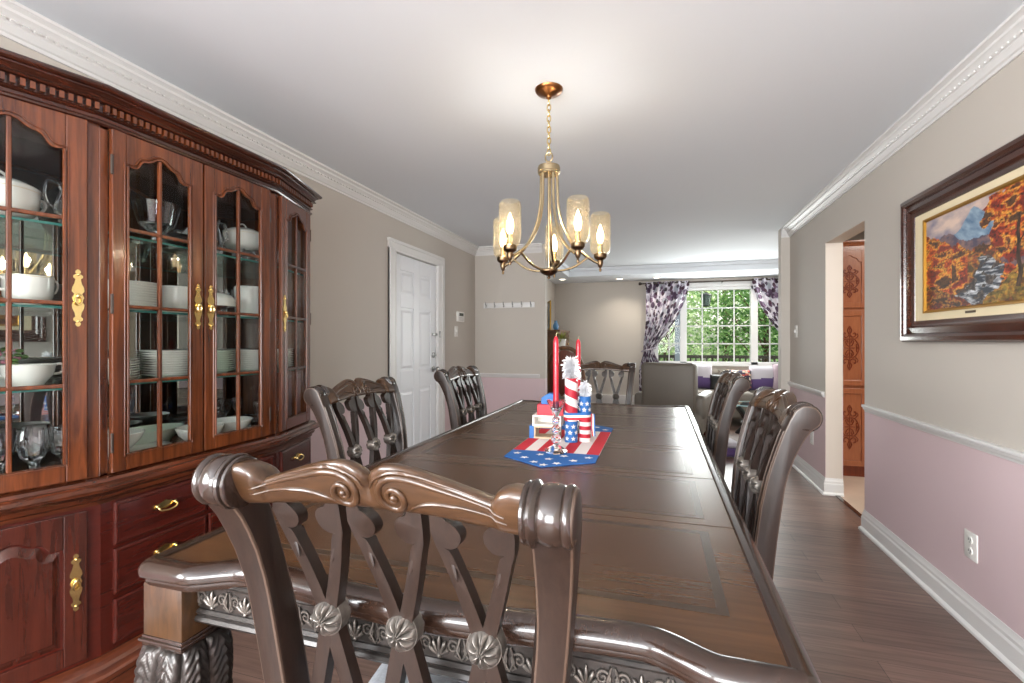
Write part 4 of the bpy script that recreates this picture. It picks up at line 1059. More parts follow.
b = MB(); b.prism([(-.03, .164), (.05, .164), (.05, .215), (.0, .215), (-.03, .195)], -.02, .045, 'xz'); b.build('blue_block', M['bluep'], bl, smooth=False, bevel=.002)

# ------------------------------------------------------------------ framed landscape on the right wall
pic = thing('framed_painting', 'framed autumn river landscape hanging on the greige wall', 'painting', (XR, 2.56, 1.628), -PI/2)
pw, ph = 1.15/2, .381
FM = Matrix(((1, 0, 0, 0), (0, 0, -1, 0), (0, 1, 0, 0), (0, 0, 0, 1)))
rect = lambda w, h: [(-w, -h), (w, -h), (w, h), (-w, h)]
b = MB(); b.M = FM; b.sweep(rect(pw, ph), [(0, .002), (-.0, .030), (-.010, .042), (-.028, .046), (-.040, .040), (-.046, .030), (-.062, .034), (-.074, .036), (-.082, .028), (-.092, .024), (-.108, .020), (-.112, .012), (-.112, .002)], True); b.build('frame', wood('walnut frame', '#2a110a', '#4b2416', 'x', .25, .5, .7), pic, angle=30)
lw, lh = pw-.105, ph-.105
cw, chh = lw-.102, lh-.052
b = MB(); b.M = FM
for (x0, x1, y0, y1) in ((-lw, lw, -lh, -chh), (-lw, lw, chh, lh), (-lw, -cw, -chh, chh), (cw, lw, -chh, chh)): b.box(x0, x1, y0, y1, .002, .016)
b.build('liner', plain('cream linen liner', '#e2d3b0', .8, bump=.2, bscale=400), pic, smooth=False)
b = MB(); b.M = FM; b.sweep(rect(cw+.012, chh+.012), [(0, .004), (0, .022), (-.008, .021), (-.014, .015), (-.014, .004)], True); b.build('gilt_fillet', plain('gilt fillet', '#b8893a', .35, .8), pic, angle=30)
def paint(u, v):
    """autumn valley: u across, v up, both 0..1"""
    n = lambda x, y, s=1: noise.noise((x, y, s))
    f = lambda x, y, s=1: noise.fractal((x, y, s), 1.0, 2.0, 6)
    mix = lambda a, b_, t: tuple(lerp(a[i], b_[i], max(0, min(1, t))) for i in range(3))
    h = lambda c: lin(c)[:3]
    c = mix(h('#77758a'), h('#d9bfae'), .45 + f(u*3.5, v*5, 3)*1.1 + (v-.8)*.5)
    pk = .74 + .17*math.exp(-((u-.50)/.10)**2) + .10*math.exp(-((u-.62)/.09)**2) + .03*f(u*9, 0, 5)
    if v < pk: c = mix(h('#4f6f8c'), h('#9db2c2'), .45 + f(u*10+v*6, v*8, 8)*.9)
    r2 = .64 + .15*math.exp(-((u-.24)/.12)**2) + .03*f(u*14, 2, 6)
    if v < r2: c = mix(h('#4a4356'), h('#8a6a62'), .4 + f(u*16, v*16, 9))
    pal = ['#7a2415', '#a8381a', '#cf5a1d', '#e08a2a', '#e8b24a', '#b04a1e', '#5a3a1e']
    def trees(seed, s, shift=0):
        t = f(u*s, v*s*1.3, seed)*1.4 + .5 + shift; i = max(0, min(5.99, t*6)); k = int(i)
        q = f(u*55, v*55, seed+5); top = f(u*s*.9, v*s*1.2 + .09, seed) - f(u*s*.9, v*s*1.2 - .09, seed)
        return mix(mix(h(pal[k]), h(pal[k+1]), i-k), h('#1a1210'), .28 - q*.8 + top*.9)
    band = .84 - .62*u + .07*f(u*12, 4, 2)
    if v < band: c = trees(11, 7)
    if .30 < u < .74 and v < .56 + .06*f(u*13, 1, 7): c = trees(17, 8, .12)
    if .46 < u < .74 and v < .50 + .03*f(u*13, 6, 7): c = mix(trees(19, 9), h('#4a4a30'), .45)
    rv = .60 + .16*math.sin((.46-v)*7.0) - (.46-v)*.55; wd = .045 + (.46-v)*.42
    edge = f(u*9, v*14, 3)*.05
    if v < .45 and u > .12 and abs(u-rv-edge) < wd:
        c = mix(h('#2b3440'), h('#e6eaee'), .22 + f(u*9+v*6, v*34, 41)*1.25)
        if f(u*13, v*19, 44) > .13: c = mix(h('#2a2524'), h('#6b5f58'), .3+f(u*40, v*40, 4))
    if v < .30 - .55*u + .06*f(u*11, 0, 12): c = mix(h('#1d1813'), trees(37, 11), .5)
    if u > .60 and v < .04 + .85*(u-.60) + .05*f(u*10, 3, 9): c = mix(mix(h('#3a3a1c'), h('#97852f'), .45+f(u*26, v*26, 13)), trees(31, 12), .35)
    cr = math.hypot((u-.90)/.27, (v-.72)/.36) + .55*f(u*7, v*7, 21)
    if cr < 1: c = trees(23, 9, -.10 + .1*f(u*4, v*4, 2))
    if abs(u - .885 - .02*n(v*6, 0, 4)) < .011 + .012*(.7-v) and .12 < v < .74: c = mix(h('#1c130e'), h('#5b4030'), .3+f(u*60, v*9, 6))
    if v < .72 and v > .48 and abs((u-.885) - (v-.48)*.5) < .006: c = h('#21160f')
    return (*[max(0, x) for x in c], 1)
b = MB(); nu, nv = 300, 170
b.M = FM; b.grid(lambda u, v: (lerp(-cw, cw, u), lerp(-chh, chh, v), .012), nu, nv)
cv = b.build('canvas', vcol_mat('oil paint', rough=.45, coat=.1), pic, smooth=False, fix=False)
va = cv.data.color_attributes.new('Col', 'FLOAT_COLOR', 'POINT')
for i in range(nu):
    for j in range(nv): va.data[i*nv+j].color = paint(i/(nu-1), j/(nv-1))
b = MB(); b.M = FM; b.box(-.035, .035, -lh+.022, -lh+.032, .015, .0185); b.build('name_plate', M['bronze'], pic, smooth=False)
# ------------------------------------------------------------------ kitchen beyond the opening
M['orange'] = wood('orange stained wood', '#8a4a2c', '#b3704a', 'z', .3, .4, .8, (.2, .8), .05, .12, 6)
M['orangedk'] = wood('carved red brown wood', '#6e2c16', '#8c3f20', 'z', .35, .3, .8)
pc = thing('pantry_cabinet', 'tall orange-brown pantry cabinet with carved scroll panels seen through the kitchen opening', 'cabinet', (1.84, 5.15, 0))
b = MB(); b.box(-.36, .36, 0, .42, .10, 2.14); b.box(-.36, .36, .06, .42, 0, .10); b.build('carcass', M['orange'], pc, smooth=False, bevel=.003)
b = MB(); b.sweep([(.36, .42), (.36, 0), (-.36, 0), (-.36, .42)][::-1], [(-.01, 0), (.006, 0), (.012, .02), (.03, .035), (.03, .05), (-.01, .05)], z=2.13); b.build('cornice', M['orange'], pc, angle=30)
b = MB(); b.box(-.35, .35, .03, .06, 0, .10); b.build('kick_board', M['orangedk'], pc, smooth=False)
def scroll_orn(b, cx, cz, hh, hw):
    for sg in (-1, 1):
        for up in (-1, 1):
            def P(l): return [(cx + sg*x*hw, -.012, cz + up*z*hh) for x, z in l]
            b.tube(smooth_path(P([(.0, 1.0), (.22, .80), (.05, .62), (.30, .50), (.62, .55), (.60, .70), (.42, .66)]), 6), .0052, 6)
            b.tube(smooth_path(P([(.05, .40), (.5, .40), (.85, .22), (1.0, .02), (.80, -.02), (.72, .14), (.86, .18)]), 6), .0052, 6)
            b.tube(smooth_path(P([(0, .08), (.25, .12), (.42, .28), (.25, .34), (.15, .22)]), 6), .0048, 6)
            b.tube(smooth_path(P([(.62, .42), (.9, .55), (.78, .66)]), 6), .0042, 6)
        b.tube([(cx+sg*.0, -.012, cz), (cx+sg*.55*hw, -.012, cz)], .004, 6)
    b.tube([(cx, -.012, cz-.95*hh), (cx, -.012, cz+.95*hh)], .004, 6)
for (x0, x1) in ((-.285, -.02), (-.01, .255)):
    for (z0, z1, arched, hh) in ((1.56, 2.09, True, .17), (.845, 1.535, False, .23), (.105, .82, False, .23)):
        d = thing('panel_door', None, None); d.parent = pc; st = .04
        ox0, ox1, oz0, oz1 = x0+st, x1-st, z0+.05, z1-.05
        A = arch(ox0, ox1, oz1-.06, oz1, .012) if arched else [(ox0, oz1), (ox1, oz1)]
        b = MB(); b.box(x0, ox0, -.02, 0, z0, z1); b.box(ox1, x1, -.02, 0, z0, z1); b.box(ox0, ox1, -.02, 0, z0, oz0); b.prism([(ox0, z1)] + A + [(ox1, z1)], -.02, 0, 'xz')
        b.build('door_frame', M['orange'], d, smooth=False, bevel=.003)
        b = MB(); b.box(ox0-.002, ox1+.002, -.009, 0, oz0-.002, oz1-.0); b.build('panel', M['orange'], d, smooth=False)
        b = MB(); scroll_orn(b, (ox0+ox1)/2, (oz0+oz1)/2 - (.02 if arched else 0), hh*.88, (ox1-ox0)*.40); b.build('carved_scroll', M['orangedk'], d)

# ------------------------------------------------------------------ living room window
w = struct(thing('window_1', None, None, (0, YF, 0)))
b = MB()
for (x0, x1) in ((wx0, .0), (.355, .46), (1.44, 1.545), (1.905, wx1)): b.box(x0, x1, .0, .11, wz0, wz1)
b.box(wx0, wx1, 0, .11, wz0, wz0+.045); b.box(wx0, wx1, 0, .11, wz1-.05, wz1)
b.box(wx0-.07, wx0, -.02, 0, wz0-.05, wz1+.08); b.box(wx1, wx1+.07, -.02, 0, wz0-.05, wz1+.08); b.box(wx0, wx1, -.02, 0, wz1, wz1+.08); b.box(wx0-.1, wx1+.1, -.06, .02, wz0-.045, wz0)
b.build('window_frame', M['trim'], w, smooth=False, bevel=.004, bseg=1)
for (x0, x1, nc) in ((0, .355, 2), (.46, 1.44, 4), (1.545, 1.905, 2)):
    b = MB()
    for i in range(1, nc): x = lerp(x0, x1, i/nc); b.box(x-.009, x+.009, .03, .055, wz0+.04, wz1-.04)
    for j in range(1, 4): z = lerp(wz0+.045, wz1-.05, j/4); b.box(x0, x1, .03, .055, z-.009, z+.009)
    s_ = b.build('muntins', M['trim'], w, smooth=False)
    b = MB(); b.box(x0-.01, x1+.01, .056, .060, wz0+.04, wz1-.04); b.build('pane', M['winglass'], s_, smooth=False)

# curtains of flowered cloth, swept aside by tie-backs
def curtain_mat():
    m, nt, b, o = new_mat('flowered curtain cloth'); L = nt.links.new
    uv = nt.nodes.new('ShaderNodeUVMap'); uv.uv_map = 'UVMap'
    def voro(scale, off, th, soft, rnd_):
        mp = nt.nodes.new('ShaderNodeMapping'); mp.inputs['Location'].default_value = (off, off*.7, 0); mp.inputs['Scale'].default_value = (scale, scale, 1)
        ns = nt.nodes.new('ShaderNodeTexNoise'); ns.inputs['Scale'].default_value = 3; ns.inputs['Detail'].default_value = 3
        mxv = nt.nodes.new('ShaderNodeMixRGB'); mxv.inputs[0].default_value = .22
        v = nt.nodes.new('ShaderNodeTexVoronoi'); v.inputs['Scale'].default_value = 1; v.inputs['Randomness'].default_value = rnd_
        L(uv.outputs[0], mp.inputs[0]); L(mp.outputs[0], ns.inputs['Vector']); L(mp.outputs[0], mxv.inputs[1]); L(ns.outputs['Color'], mxv.inputs[2]); L(mxv.outputs[0], v.inputs['Vector'])
        r = nt.nodes.new('ShaderNodeValToRGB'); r.color_ramp.elements[0].position = th; r.color_ramp.elements[1].position = th+soft
        r.color_ramp.elements[0].color = (1, 1, 1, 1); r.color_ramp.elements[1].color = (0, 0, 0, 1); L(v.outputs['Distance'], r.inputs[0])
        return r.outputs[0], v.outputs['Color']
    base_c = lin('#c6c2ca')
    cur = None
    for (sc, off, th, so, ca, cb_) in ((10, 0, .42, .05, '#a9a1b2', '#979ea3'), (11, 3.3, .42, .04, '#352538', '#5f4a60'), (14, 7.1, .36, .04, '#4a2a3a', '#2a262e'), (22, 1.7, .26, .04, '#63676f', '#7d6580')):
        f, cc = voro(sc, off, th, so, .85)
        sep = nt.nodes.new('ShaderNodeSeparateColor'); L(cc, sep.inputs[0])
        mc = nt.nodes.new('ShaderNodeMixRGB'); mc.inputs[1].default_value = lin(ca); mc.inputs[2].default_value = lin(cb_); L(sep.outputs[0], mc.inputs[0])
        mx = nt.nodes.new('ShaderNodeMixRGB'); L(f, mx.inputs[0]); L(mc.outputs[0], mx.inputs[2])
        if cur is None: mx.inputs[1].default_value = base_c
        else: L(cur, mx.inputs[1])
        cur = mx.outputs[0]
    L(cur, b.inputs['Base Color']); b.inputs['Roughness'].default_value = .85
    return m
M['curtain'] = curtain_mat()
def curtain(x_out, x_in, label, loc):
    """x_out: wall-side edge, x_in: inner edge at the rod"""
    t = thing('curtain', label, 'curtain', loc)
    b = MB(); nu, nv = 90, 60; ztop, ztie, zbot = 2.26, 1.12, .12; W = x_in-x_out
    def fn(u, v):
        z = lerp(ztop, zbot, v)
        if z > ztie:
            s = (ztop-z)/(ztop-ztie); inner = x_out + W*(1 - .78*s**1.7 - .04*s); outer = x_out - .06*W*sstep(.5, 1, s)
        else:
            s = (ztie-z)/(ztie-zbot); inner = x_out + W*(.18 + .32*sstep(0, .5, s)); outer = x_out - .06*W - .10*W*sstep(0, .4, s)
        sag = .25*W*math.sin(PI*u)*0
        amp = .028*(1 - .6*math.exp(-((z-ztie)/.15)**2))
        return (lerp(outer, inner, u), -amp*math.cos(u*2*PI*6.5 + .6*math.sin(v*4)) - .01, z)
    b.grid(fn, nu, nv)
    o = b.build('cloth', M['curtain'], t, angle=80, fix=False)
    uvl = o.data.uv_layers.new(name='UVMap')
    for lp in o.data.loops:
        i, j = divmod(lp.vertex_index, nv); uvl.data[lp.index].uv = (i/(nu-1)*1.0, j/(nv-1)*2.1)
    xt = x_out + W*.06
    b = MB(); b.tube([(xt + abs(W)*.155*math.cos(a), -.012+.052*math.sin(a), ztie-.01+.03*math.cos(a)*(1 if W > 0 else -1)) for a in [2*PI*k/24 for k in range(24)]], .016, 8, closed=True); b.build('tie_back', M['curtain'], t)
    o2 = t.children[-1]; o2.data.uv_layers.new(name='UVMap')
    b = MB()
    for k in range(7): x = lerp(x_out+.03*W, x_in-.03*W, k/6); b.tube([(x, .022*math.cos(a), 2.238+.022*math.sin(a)) for a in [2*PI*i/14 for i in range(14)]], .003, 6, closed=True)
    b.build('grommets', M['hinge'], t)
    return t
curtain(-.20, .50, 'flowered purple and white curtain on the bare wall side of the window, tied back', (0, YF-.10, 0))
curtain(2.20, 1.44, 'flowered purple and white curtain tied back, half hidden by the corner of the greige wall', (0, YF-.10, 0))
t = thing('curtain_rod', 'dark curtain rod above the living room window', 'curtain rod', (1.0, YF-.10, 2.238))
b = MB(); b.tube([(-1.26, 0, 0), (1.26, 0, 0)], .012, 10); b.build('pole', M['hinge'], t)
for s_ in (-1, 1):
    b = MB(); b.lathe([(0, 0), (.018, .004), (.012, .012), (.026, .03), (.028, .045), (.02, .06), (0, .066)], 14, axis='x'); f_ = b.build('finial', M['hinge'], t, loc=(1.26*s_, 0, 0), rot=(0, 0, 0 if s_ > 0 else PI))
for x in (-1.2, 0, 1.2):
    b = MB(); b.tube([(x, 0, -.012), (x, .04, -.02), (x, .1, -.02)], .007, 6); b.lathe([(0, .09), (.022, .092), (.022, .1), (0, .1)], 12, axis='y', c=(x, 0, -.02)); b.build('bracket', M['hinge'], t)

# ------------------------------------------------------------------ living room furniture
M['taupe'] = plain('taupe leather', '#6f685e', .5, bump=.2, bscale=90)
M['linen'] = plain('grey linen', '#736c63', .9, bump=.25, bscale=250, noise_amt=.08, scale=120)
M['purple'] = plain('purple velvet', '#4a3266', .8, sheen=.5)
M['mauvec'] = plain('mauve cushion', '#a5939b', .9, noise_amt=.08, scale=80)
M['whitec'] = plain('white cushion', '#b9b4ba', .9)
def rbox(b, x0, x1, y0, y1, z0, z1, r=.05, mi=0, n=5, puff=.0):
    """upholstered block with rounded edges"""
    cx, cy, cz = (x0+x1)/2, (y0+y1)/2, (z0+z1)/2; hx, hy, hz = (x1-x0)/2, (y1-y0)/2, (z1-z0)/2
    r = min(r, hx*.98, hy*.98, hz*.98); rings = []
    for k in range(2*n):
        a = -PI/2 + PI*k/(2*n-1); cz_ = (hz-r)*(1 if k >= n else -1) + r*math.sin(a); rr = r*math.cos(a)
        ring = []
        for q, (sx, sy) in enumerate(((1, 1), (-1, 1), (-1, -1), (1, -1))):
            for i in range(n):
                c_ = PI/2*q + PI/2*i/(n-1)
                ring.append((cx + sx*(hx-r) + rr*math.cos(c_), cy + sy*(hy-r) + rr*math.sin(c_), cz + cz_))
        rings.append(ring)
    b.loft(rings, mi)
ac = thing('armchair', 'taupe upholstered armchair with its back to the dining table', 'armchair', (.20, 6.62, 0), -.22)
b = MB()
rbox(b, -.33, .33, -.42, -.22, .38, .985, .05)
for s_ in (-1, 1): rbox(b, .26*s_-.05, .26*s_+.05, -.40, -.08, .55, .97, .045)
b.build('back', M['taupe'], ac, angle=60)
b = MB(); b.tube([(-.30, -.425, .40), (-.315, -.425, .94), (-.28, -.43, .985), (0, -.435, .965), (.28, -.43, .985), (.315, -.425, .94), (.30, -.425, .40)], .008, 6); b.build('piping', plain('dark piping', '#6b6257', .6), ac)
b = MB(); rbox(b, -.40, .40, -.40, .42, .10, .40, .06); b.build('base', M['taupe'], ac, angle=60)
b = MB(); rbox(b, -.28, .28, -.25, .44, .38, .50, .05); b.build('seat_cushion', M['taupe'], ac, angle=60)
for s_ in (-1, 1): b = MB(); rbox(b, .36*s_-.075, .36*s_+.075, -.38, .42, .30, .60, .06); b.build('arm', M['taupe'], ac, angle=60)
for x in (-.33, .33):
    for y in (-.33, .34): b = MB(); b.lathe([(0, 0), (.022, 0), (.03, .10), (0, .10)], 12, c=(x, y, 0)); b.build('leg', M['cherryd'], ac)
# tufted camel-back sofa under the window
sf = thing('tufted_sofa', 'grey camel-back sofa with button tufting under the window', 'sofa', (1.35, 8.02, 0))
b = MB(); nu, nv = 110, 26; SW = 1.15
top = lambda x: .70 + .155*sstep(.72, .25, abs(x+.25)) 
def bk(u, v):
    x = lerp(-SW, SW, u); z = lerp(.40, top(x), v)
    p = x/.12; q = (z-.45)/.10; t_ = (math.cos(PI*(p+q))+math.cos(PI*(p-q)))/2
    return (x, .26 + .10*v - .035*abs(t_)**.6*math.sin(PI*min(1, v*1.1))**.5 - .03*math.sin(PI*v), z)
b.grid(bk, nu, nv)
b.grid(lambda u, v: (lerp(-SW, SW, u), lerp(.36, .44, math.sin(PI*v)), lerp(top(lerp(-SW, SW, u)), .12, v)), nu, 8)
b.build('back', M['linen'], sf, angle=80)
b = MB()
for i in range(-9, 10):
    for j in range(4):
        x = (i+.5*(j % 2))*.12; z = .50+.10*j*.95
        if z < top(x)-.05 and abs(x) < SW-.05: b.sphere((x, .235+.10*(z-.4)/(top(x)-.4), z), .013, 6)
b.build('buttons', M['taupe'], sf)
b = MB(); rbox(b, -SW, SW, -.36, .36, .12, .36, .04); b.build('base', M['linen'], sf, angle=60)
b = MB(); rbox(b, -SW+.12, -.01, -.40, .26, .36, .50, .05); b.build('seat_cushion', M['linen'], sf, angle=60)
b = MB(); rbox(b, .01, SW-.12, -.40, .26, .36, .50, .05); b.build('seat_cushion', M['linen'], sf, angle=60)
for s_ in (-1, 1): b = MB(); rbox(b, s_*(SW-.07)-.085, s_*(SW-.07)+.085, -.38, .36, .12, .66, .08); b.build('arm', M['linen'], sf, angle=60)
for x in (-1.05, 1.05):
    for y in (-.3, .3): b = MB(); b.lathe([(0, 0), (.02, 0), (.028, .12), (0, .12)], 12, c=(x, y, 0)); b.build('leg', M['cherryd'], sf)
def pillow(loc, w_, h_, tilt, rz, label, mats, split=None):
    t = thing('throw_pillow', label, 'cushion', loc, rz)
    b = MB(); n = 22
    for side in (-1, 1):
        def fn(u, v, side=side):
            x, z = (u-.5)*2, (v-.5)*2
            th = .075*((1-x**4)*(1-z**4))**.5
            k = 1 - .06*(x*x*z*z) ; pin = .05
            return (x*w_/2*(1-pin*(1-abs(z))*abs(x)), side*th, z*h_/2*(1-pin*(1-abs(x))*abs(z)) + h_/2)
        b.grid(fn, n, n)
    M0 = Matrix.Rotation(tilt, 4, 'X')
    b.v = [tuple(M0 @ Vector(p)) for p in b.v]
    if split is not None:
        b.mi = [1 if sum(b.v[i][2] for i in f)/len(f) < split(sum(b.v[i][0] for i in f)/len(f)) else 0 for f in b.f]
    b.build('cover', mats, t, angle=80, fix=False)
    return t
pillow((.62, 8.13, .50), .42, .40, -.25, .1, 'white and purple cushion at the armchair end of the sofa', [M['whitec'], M['purple']], lambda x: .20-.15*x)
pillow((.94, 8.09, .50), .34, .24, -.3, 0, 'small black cushion in the middle of the sofa', [M['black']])
def speckle():
    m, nt, b, o = new_mat('striped patterned cloth'); L = nt.links.new
    tc = nt.nodes.new('ShaderNodeTexCoord'); v = nt.nodes.new('ShaderNodeTexVoronoi'); v.inputs['Scale'].default_value = 26
    r = nt.nodes.new('ShaderNodeValToRGB'); r.color_ramp.interpolation = 'CONSTANT'
    for i, (p, c) in enumerate(((0, '#2c2a3a'), (.3, '#b9564a'), (.55, '#c9b7a0'), (.8, '#3d3a4c'))):
        e = r.color_ramp.elements[i] if i < 2 else r.color_ramp.elements.new(p)
        e.position = p; e.color = lin(c)
    s_ = nt.nodes.new('ShaderNodeSeparateColor'); L(tc.outputs['Object'], v.inputs['Vector']); L(v.outputs['Color'], s_.inputs[0]); L(s_.outputs[0], r.inputs[0]); L(r.outputs[0], b.inputs['Base Color']); b.inputs['Roughness'].default_value = .9
    return m
pillow((1.20, 8.12, .50), .36, .32, -.3, -.05, 'red and dark patterned cushion beside the small black one', [speckle()])
pillow((1.55, 8.13, .50), .42, .38, -.25, -.1, 'white cushion with a purple lower half at the window corner of the sofa', [M['whitec'], M['purple']], lambda x: .19+.12*x)
pillow((1.86, 8.02, .50), .44, .42, -.25, -.2, 'plain mauve cushion at the hidden end of the sofa', [M['mauvec']])
ct = thing('coffee_table', 'low black coffee table with a glass top before the sofa', 'coffee table', (1.42, 6.95, 0))
b = MB(); b.prism([(.55*math.cos(a)*(1+.04*math.cos(4*a)), .33*math.sin(a)) for a in [2*PI*k/40 for k in range(40)]], .42, .435, 'xy'); b.build('glass_top', M['shelfglass'], ct, smooth=False)
b = MB(); b.sweep([(.55*math.cos(a)*(1+.04*math.cos(4*a)), .33*math.sin(a)) for a in [2*PI*k/40 for k in range(40)]], [(0, .42), (.003, .42), (.003, .435), (0, .435)], True); b.build('glass_edge', plain('pale glass edge', '#a9cdd6', .1, coat=.5), ct)
b = MB(); rbox(b, -.36, .36, -.2, .2, .14, .18, .02); b.build('lower_shelf', M['black'], ct)
for s_ in (-1, 1):
    b = MB(); b.tube(smooth_path([(s_*.40, -.2, 0), (s_*.30, -.16, .14), (s_*.34, -.14, .28), (s_*.44, -.16, .42)], 6), .028, 10); b.tube(smooth_path([(s_*.40, .2, 0), (s_*.30, .16, .14), (s_*.34, .14, .28), (s_*.44, .16, .42)], 6), .028, 10); b.build('leg', M['black'], ct)
t = thing('throw_blanket', 'folded purple throw lying on the floor behind the table', 'blanket', (.62, 5.75, 0), .2)
b = MB(); rbox(b, -.22, .22, -.16, .16, 0, .10, .04); b.build('purple_fold', M['purple'], t)
b = MB(); rbox(b, -.21, .21, -.15, .15, .10, .16, .03); b.build('white_fold', M['whitec'], t)
# tall dark chest against the living room side wall, with what stands on it
M['oak'] = wood('brown oak', '#4a2c17', '#7d5230', 'z', .35, .3, .7)
cs = thing('tall_chest', 'tall dark brown wooden chest behind the candles against the far side wall', 'chest', (-1.58, 7.62, 0))
b = MB(); b.box(-.21, .13, -.42, .42, .06, 1.40); b.build('carcass', M['oak'], cs, smooth=False, bevel=.004)
b = MB(); b.box(-.21, .15, -.45, .45, 1.40, 1.43); b.box(-.21, .14, -.44, .44, 0, .06); b.build('top_board', M['oak'], cs, smooth=False, bevel=.004)
for z in (.10, .42, .74, 1.06):
    b = MB(); b.box(.13, .145, -.40, .40, z, z+.30); d_ = b.build('drawer', M['oak'], cs, smooth=False, bevel=.004)
    b = MB(); b.sphere((.158, -.2, z+.15), .014, 8); b.sphere((.158, .2, z+.15), .014, 8); b.build('knob', M['brass'], d_)
t = thing('picture_frame', 'gold framed picture standing on the tall dark chest', 'picture', (-1.70, 7.60, 1.431), .35)
b = MB(); b.M = Matrix.Translation((0, 0, .235)) @ Matrix.Rotation(PI/2, 4, 'Y') @ Matrix.Rotation(PI/2, 4, 'Z') @ Matrix.Identity(4)
b.M = Matrix(((0, 0, 1, 0), (1, 0, 0, 0), (0, 1, 0, .235), (0, 0, 0, 1)))
b.sweep([(-.17, -.235), (.17, -.235), (.17, .235), (-.17, .235)], [(0, 0), (0, .02), (-.015, .026), (-.03, .018), (-.03, 0)], True); b.build('frame', plain('gilt frame', '#b08d45', .35, .7), t)
b = MB(); b.box(.004, .01, -.145, .145, .03, .44); b.build('print', plain('pale print', '#c9cfd2', .4, noise_amt=.4, scale=9), t, smooth=False)
t = thing('blue_vase', 'small blue vase standing before the gold framed picture', 'vase', (-1.55, 7.46, 1.431))
b = MB(); b.lathe([(0, 0), (.03, 0), (.045, .03), (.048, .07), (.03, .11), (.02, .13), (.028, .15), (.022, .15), (0, .12)], 20); b.build('body', plain('blue glaze', '#4f86b5', .2, coat=.5), t)
# carved wooden chair and a plant on its stand
wc = thing('carved_armchair', 'wooden armchair with a curved carved back behind the striped firecracker', 'chair', (-1.23, 6.52, 0), PI*.97)
b = MB(); pts = smooth_path([(-.27, 0, .75), (-.24, 0, .95), (-.14, 0, 1.12), (0, 0, 1.165), (.14, 0, 1.12), (.24, 0, .95), (.27, 0, .75)], 6); b.tube(pts, .026, 10); b.tube([(-.27, 0, .0), (-.27, 0, .75)], .022, 8); b.tube([(.27, 0, 0), (.27, 0, .75)], .022, 8); b.build('back_frame', M['oak'], wc)
b = MB(); b.prism([(-.2, .52), (.2, .52), (.22, .92), (.13, 1.09), (0, 1.14), (-.13, 1.09), (-.22, .92)], -.02, .02, 'xz'); b.build('back_panel', wood('red brown panel', '#4a1f12', '#703420', 'z', .4, .3), wc, bevel=.008)
b = MB(); rbox(b, -.27, .27, 0, .5, .42, .50, .03); b.build('seat', M['linen'], wc)
for s_ in (-1, 1): 
    b = MB(); b.tube(smooth_path([(.27*s_, 0, .68), (.28*s_, .25, .69), (.28*s_, .45, .66), (.28*s_, .48, .60)], 5), .02, 8); b.tube([(.27*s_, .44, 0), (.27*s_, .44, .66)], .02, 8); b.build('arm', M['oak'], wc)
ps = thing('plant_stand', 'slim dark stand carrying the white flowerpot', 'plant stand', (-1.37, 7.03, 0))
b = MB(); b.lathe([(0, 1.145), (.09, 1.145), (.09, 1.165), (0, 1.165)], 20); b.build('top', M['oak'], ps)
b = MB(); b.lathe([(0, 0), (.11, 0), (.10, .02), (.02, .05), (.018, .6), (.026, .7), (.018, .8), (.018, 1.145), (0, 1.145)], 16); b.build('pedestal', M['oak'], ps)
pl = thing('potted_plant', 'yellow-green leafy plant in a small white pot behind the tall red candle', 'plant', (-1.37, 7.03, 1.166))
b = MB(); b.lathe([(0, 0), (.05, 0), (.065, .10), (.068, .12), (.060, .12), (.056, .105), (0, .10)], 20); b.build('pot', M['porc'], pl)
b = MB(); q = random.Random(5)
for k in range(46):
    a = q.uniform(0, 2*PI); ln = q.uniform(.10, .24); e = q.uniform(.35, 1.3); d = Vector((math.cos(a)*math.cos(e), math.sin(a)*math.cos(e), math.sin(e))); wv = Vector((-math.sin(a), math.cos(a), 0))
    P = [Vector((0, 0, .10)) + d*ln*s + Vector((0, 0, -.16*s*s*math.cos(e)*ln*4)) for s in (0, .3, .6, 1)]
    ws = [.003, .016, .013, .001]; vs = []
    for p_, w_ in zip(P, ws): vs += [p_-wv*w_, p_+wv*w_]
    b.add(vs, [(0, 1, 3, 2), (2, 3, 5, 4), (4, 5, 7, 6)])
b.build('leaves', plain('yellow green leaf', '#8f9344', .5), pl, fix=False)

# ------------------------------------------------------------------ outdoors beyond the window
b = MB(); b.box(-30, 30, YF+.2, 45, -.6, -.5); o = b.build('ground', plain('lawn', '#5f7d3c', .9, noise_amt=.3, scale=3), smooth=False); struct(o)
def leaf_mat(name, c0, c1):
    m, nt, b, o = new_mat(name); L = nt.links.new
    g = nt.nodes.new('ShaderNodeNewGeometry'); r = nt.nodes.new('ShaderNodeValToRGB'); r.color_ramp.elements[0].color = lin(c0); r.color_ramp.elements[1].color = lin(c1)
    L(g.outputs['Random Per Island'], r.inputs[0]); L(r.outputs[0], b.inputs['Base Color']); b.inputs['Roughness'].default_value = .5
    t = nt.nodes.new('ShaderNodeBsdfTranslucent'); L(r.outputs[0], t.inputs[0]); mx = nt.nodes.new('ShaderNodeMixShader'); mx.inputs[0].default_value = .45
    L(b.outputs[0], mx.inputs[1]); L(t.outputs[0], mx.inputs[2]); L(mx.outputs[0], o.inputs['Surface']); return m
M['leafA'] = leaf_mat('bright leaves', '#6b9a50', '#d2dfae'); M['leafB'] = leaf_mat('deep leaves', '#416f3c', '#93b76e')
bark = plain('bark', '#5a4636', .9, bump=.5, bscale=20)
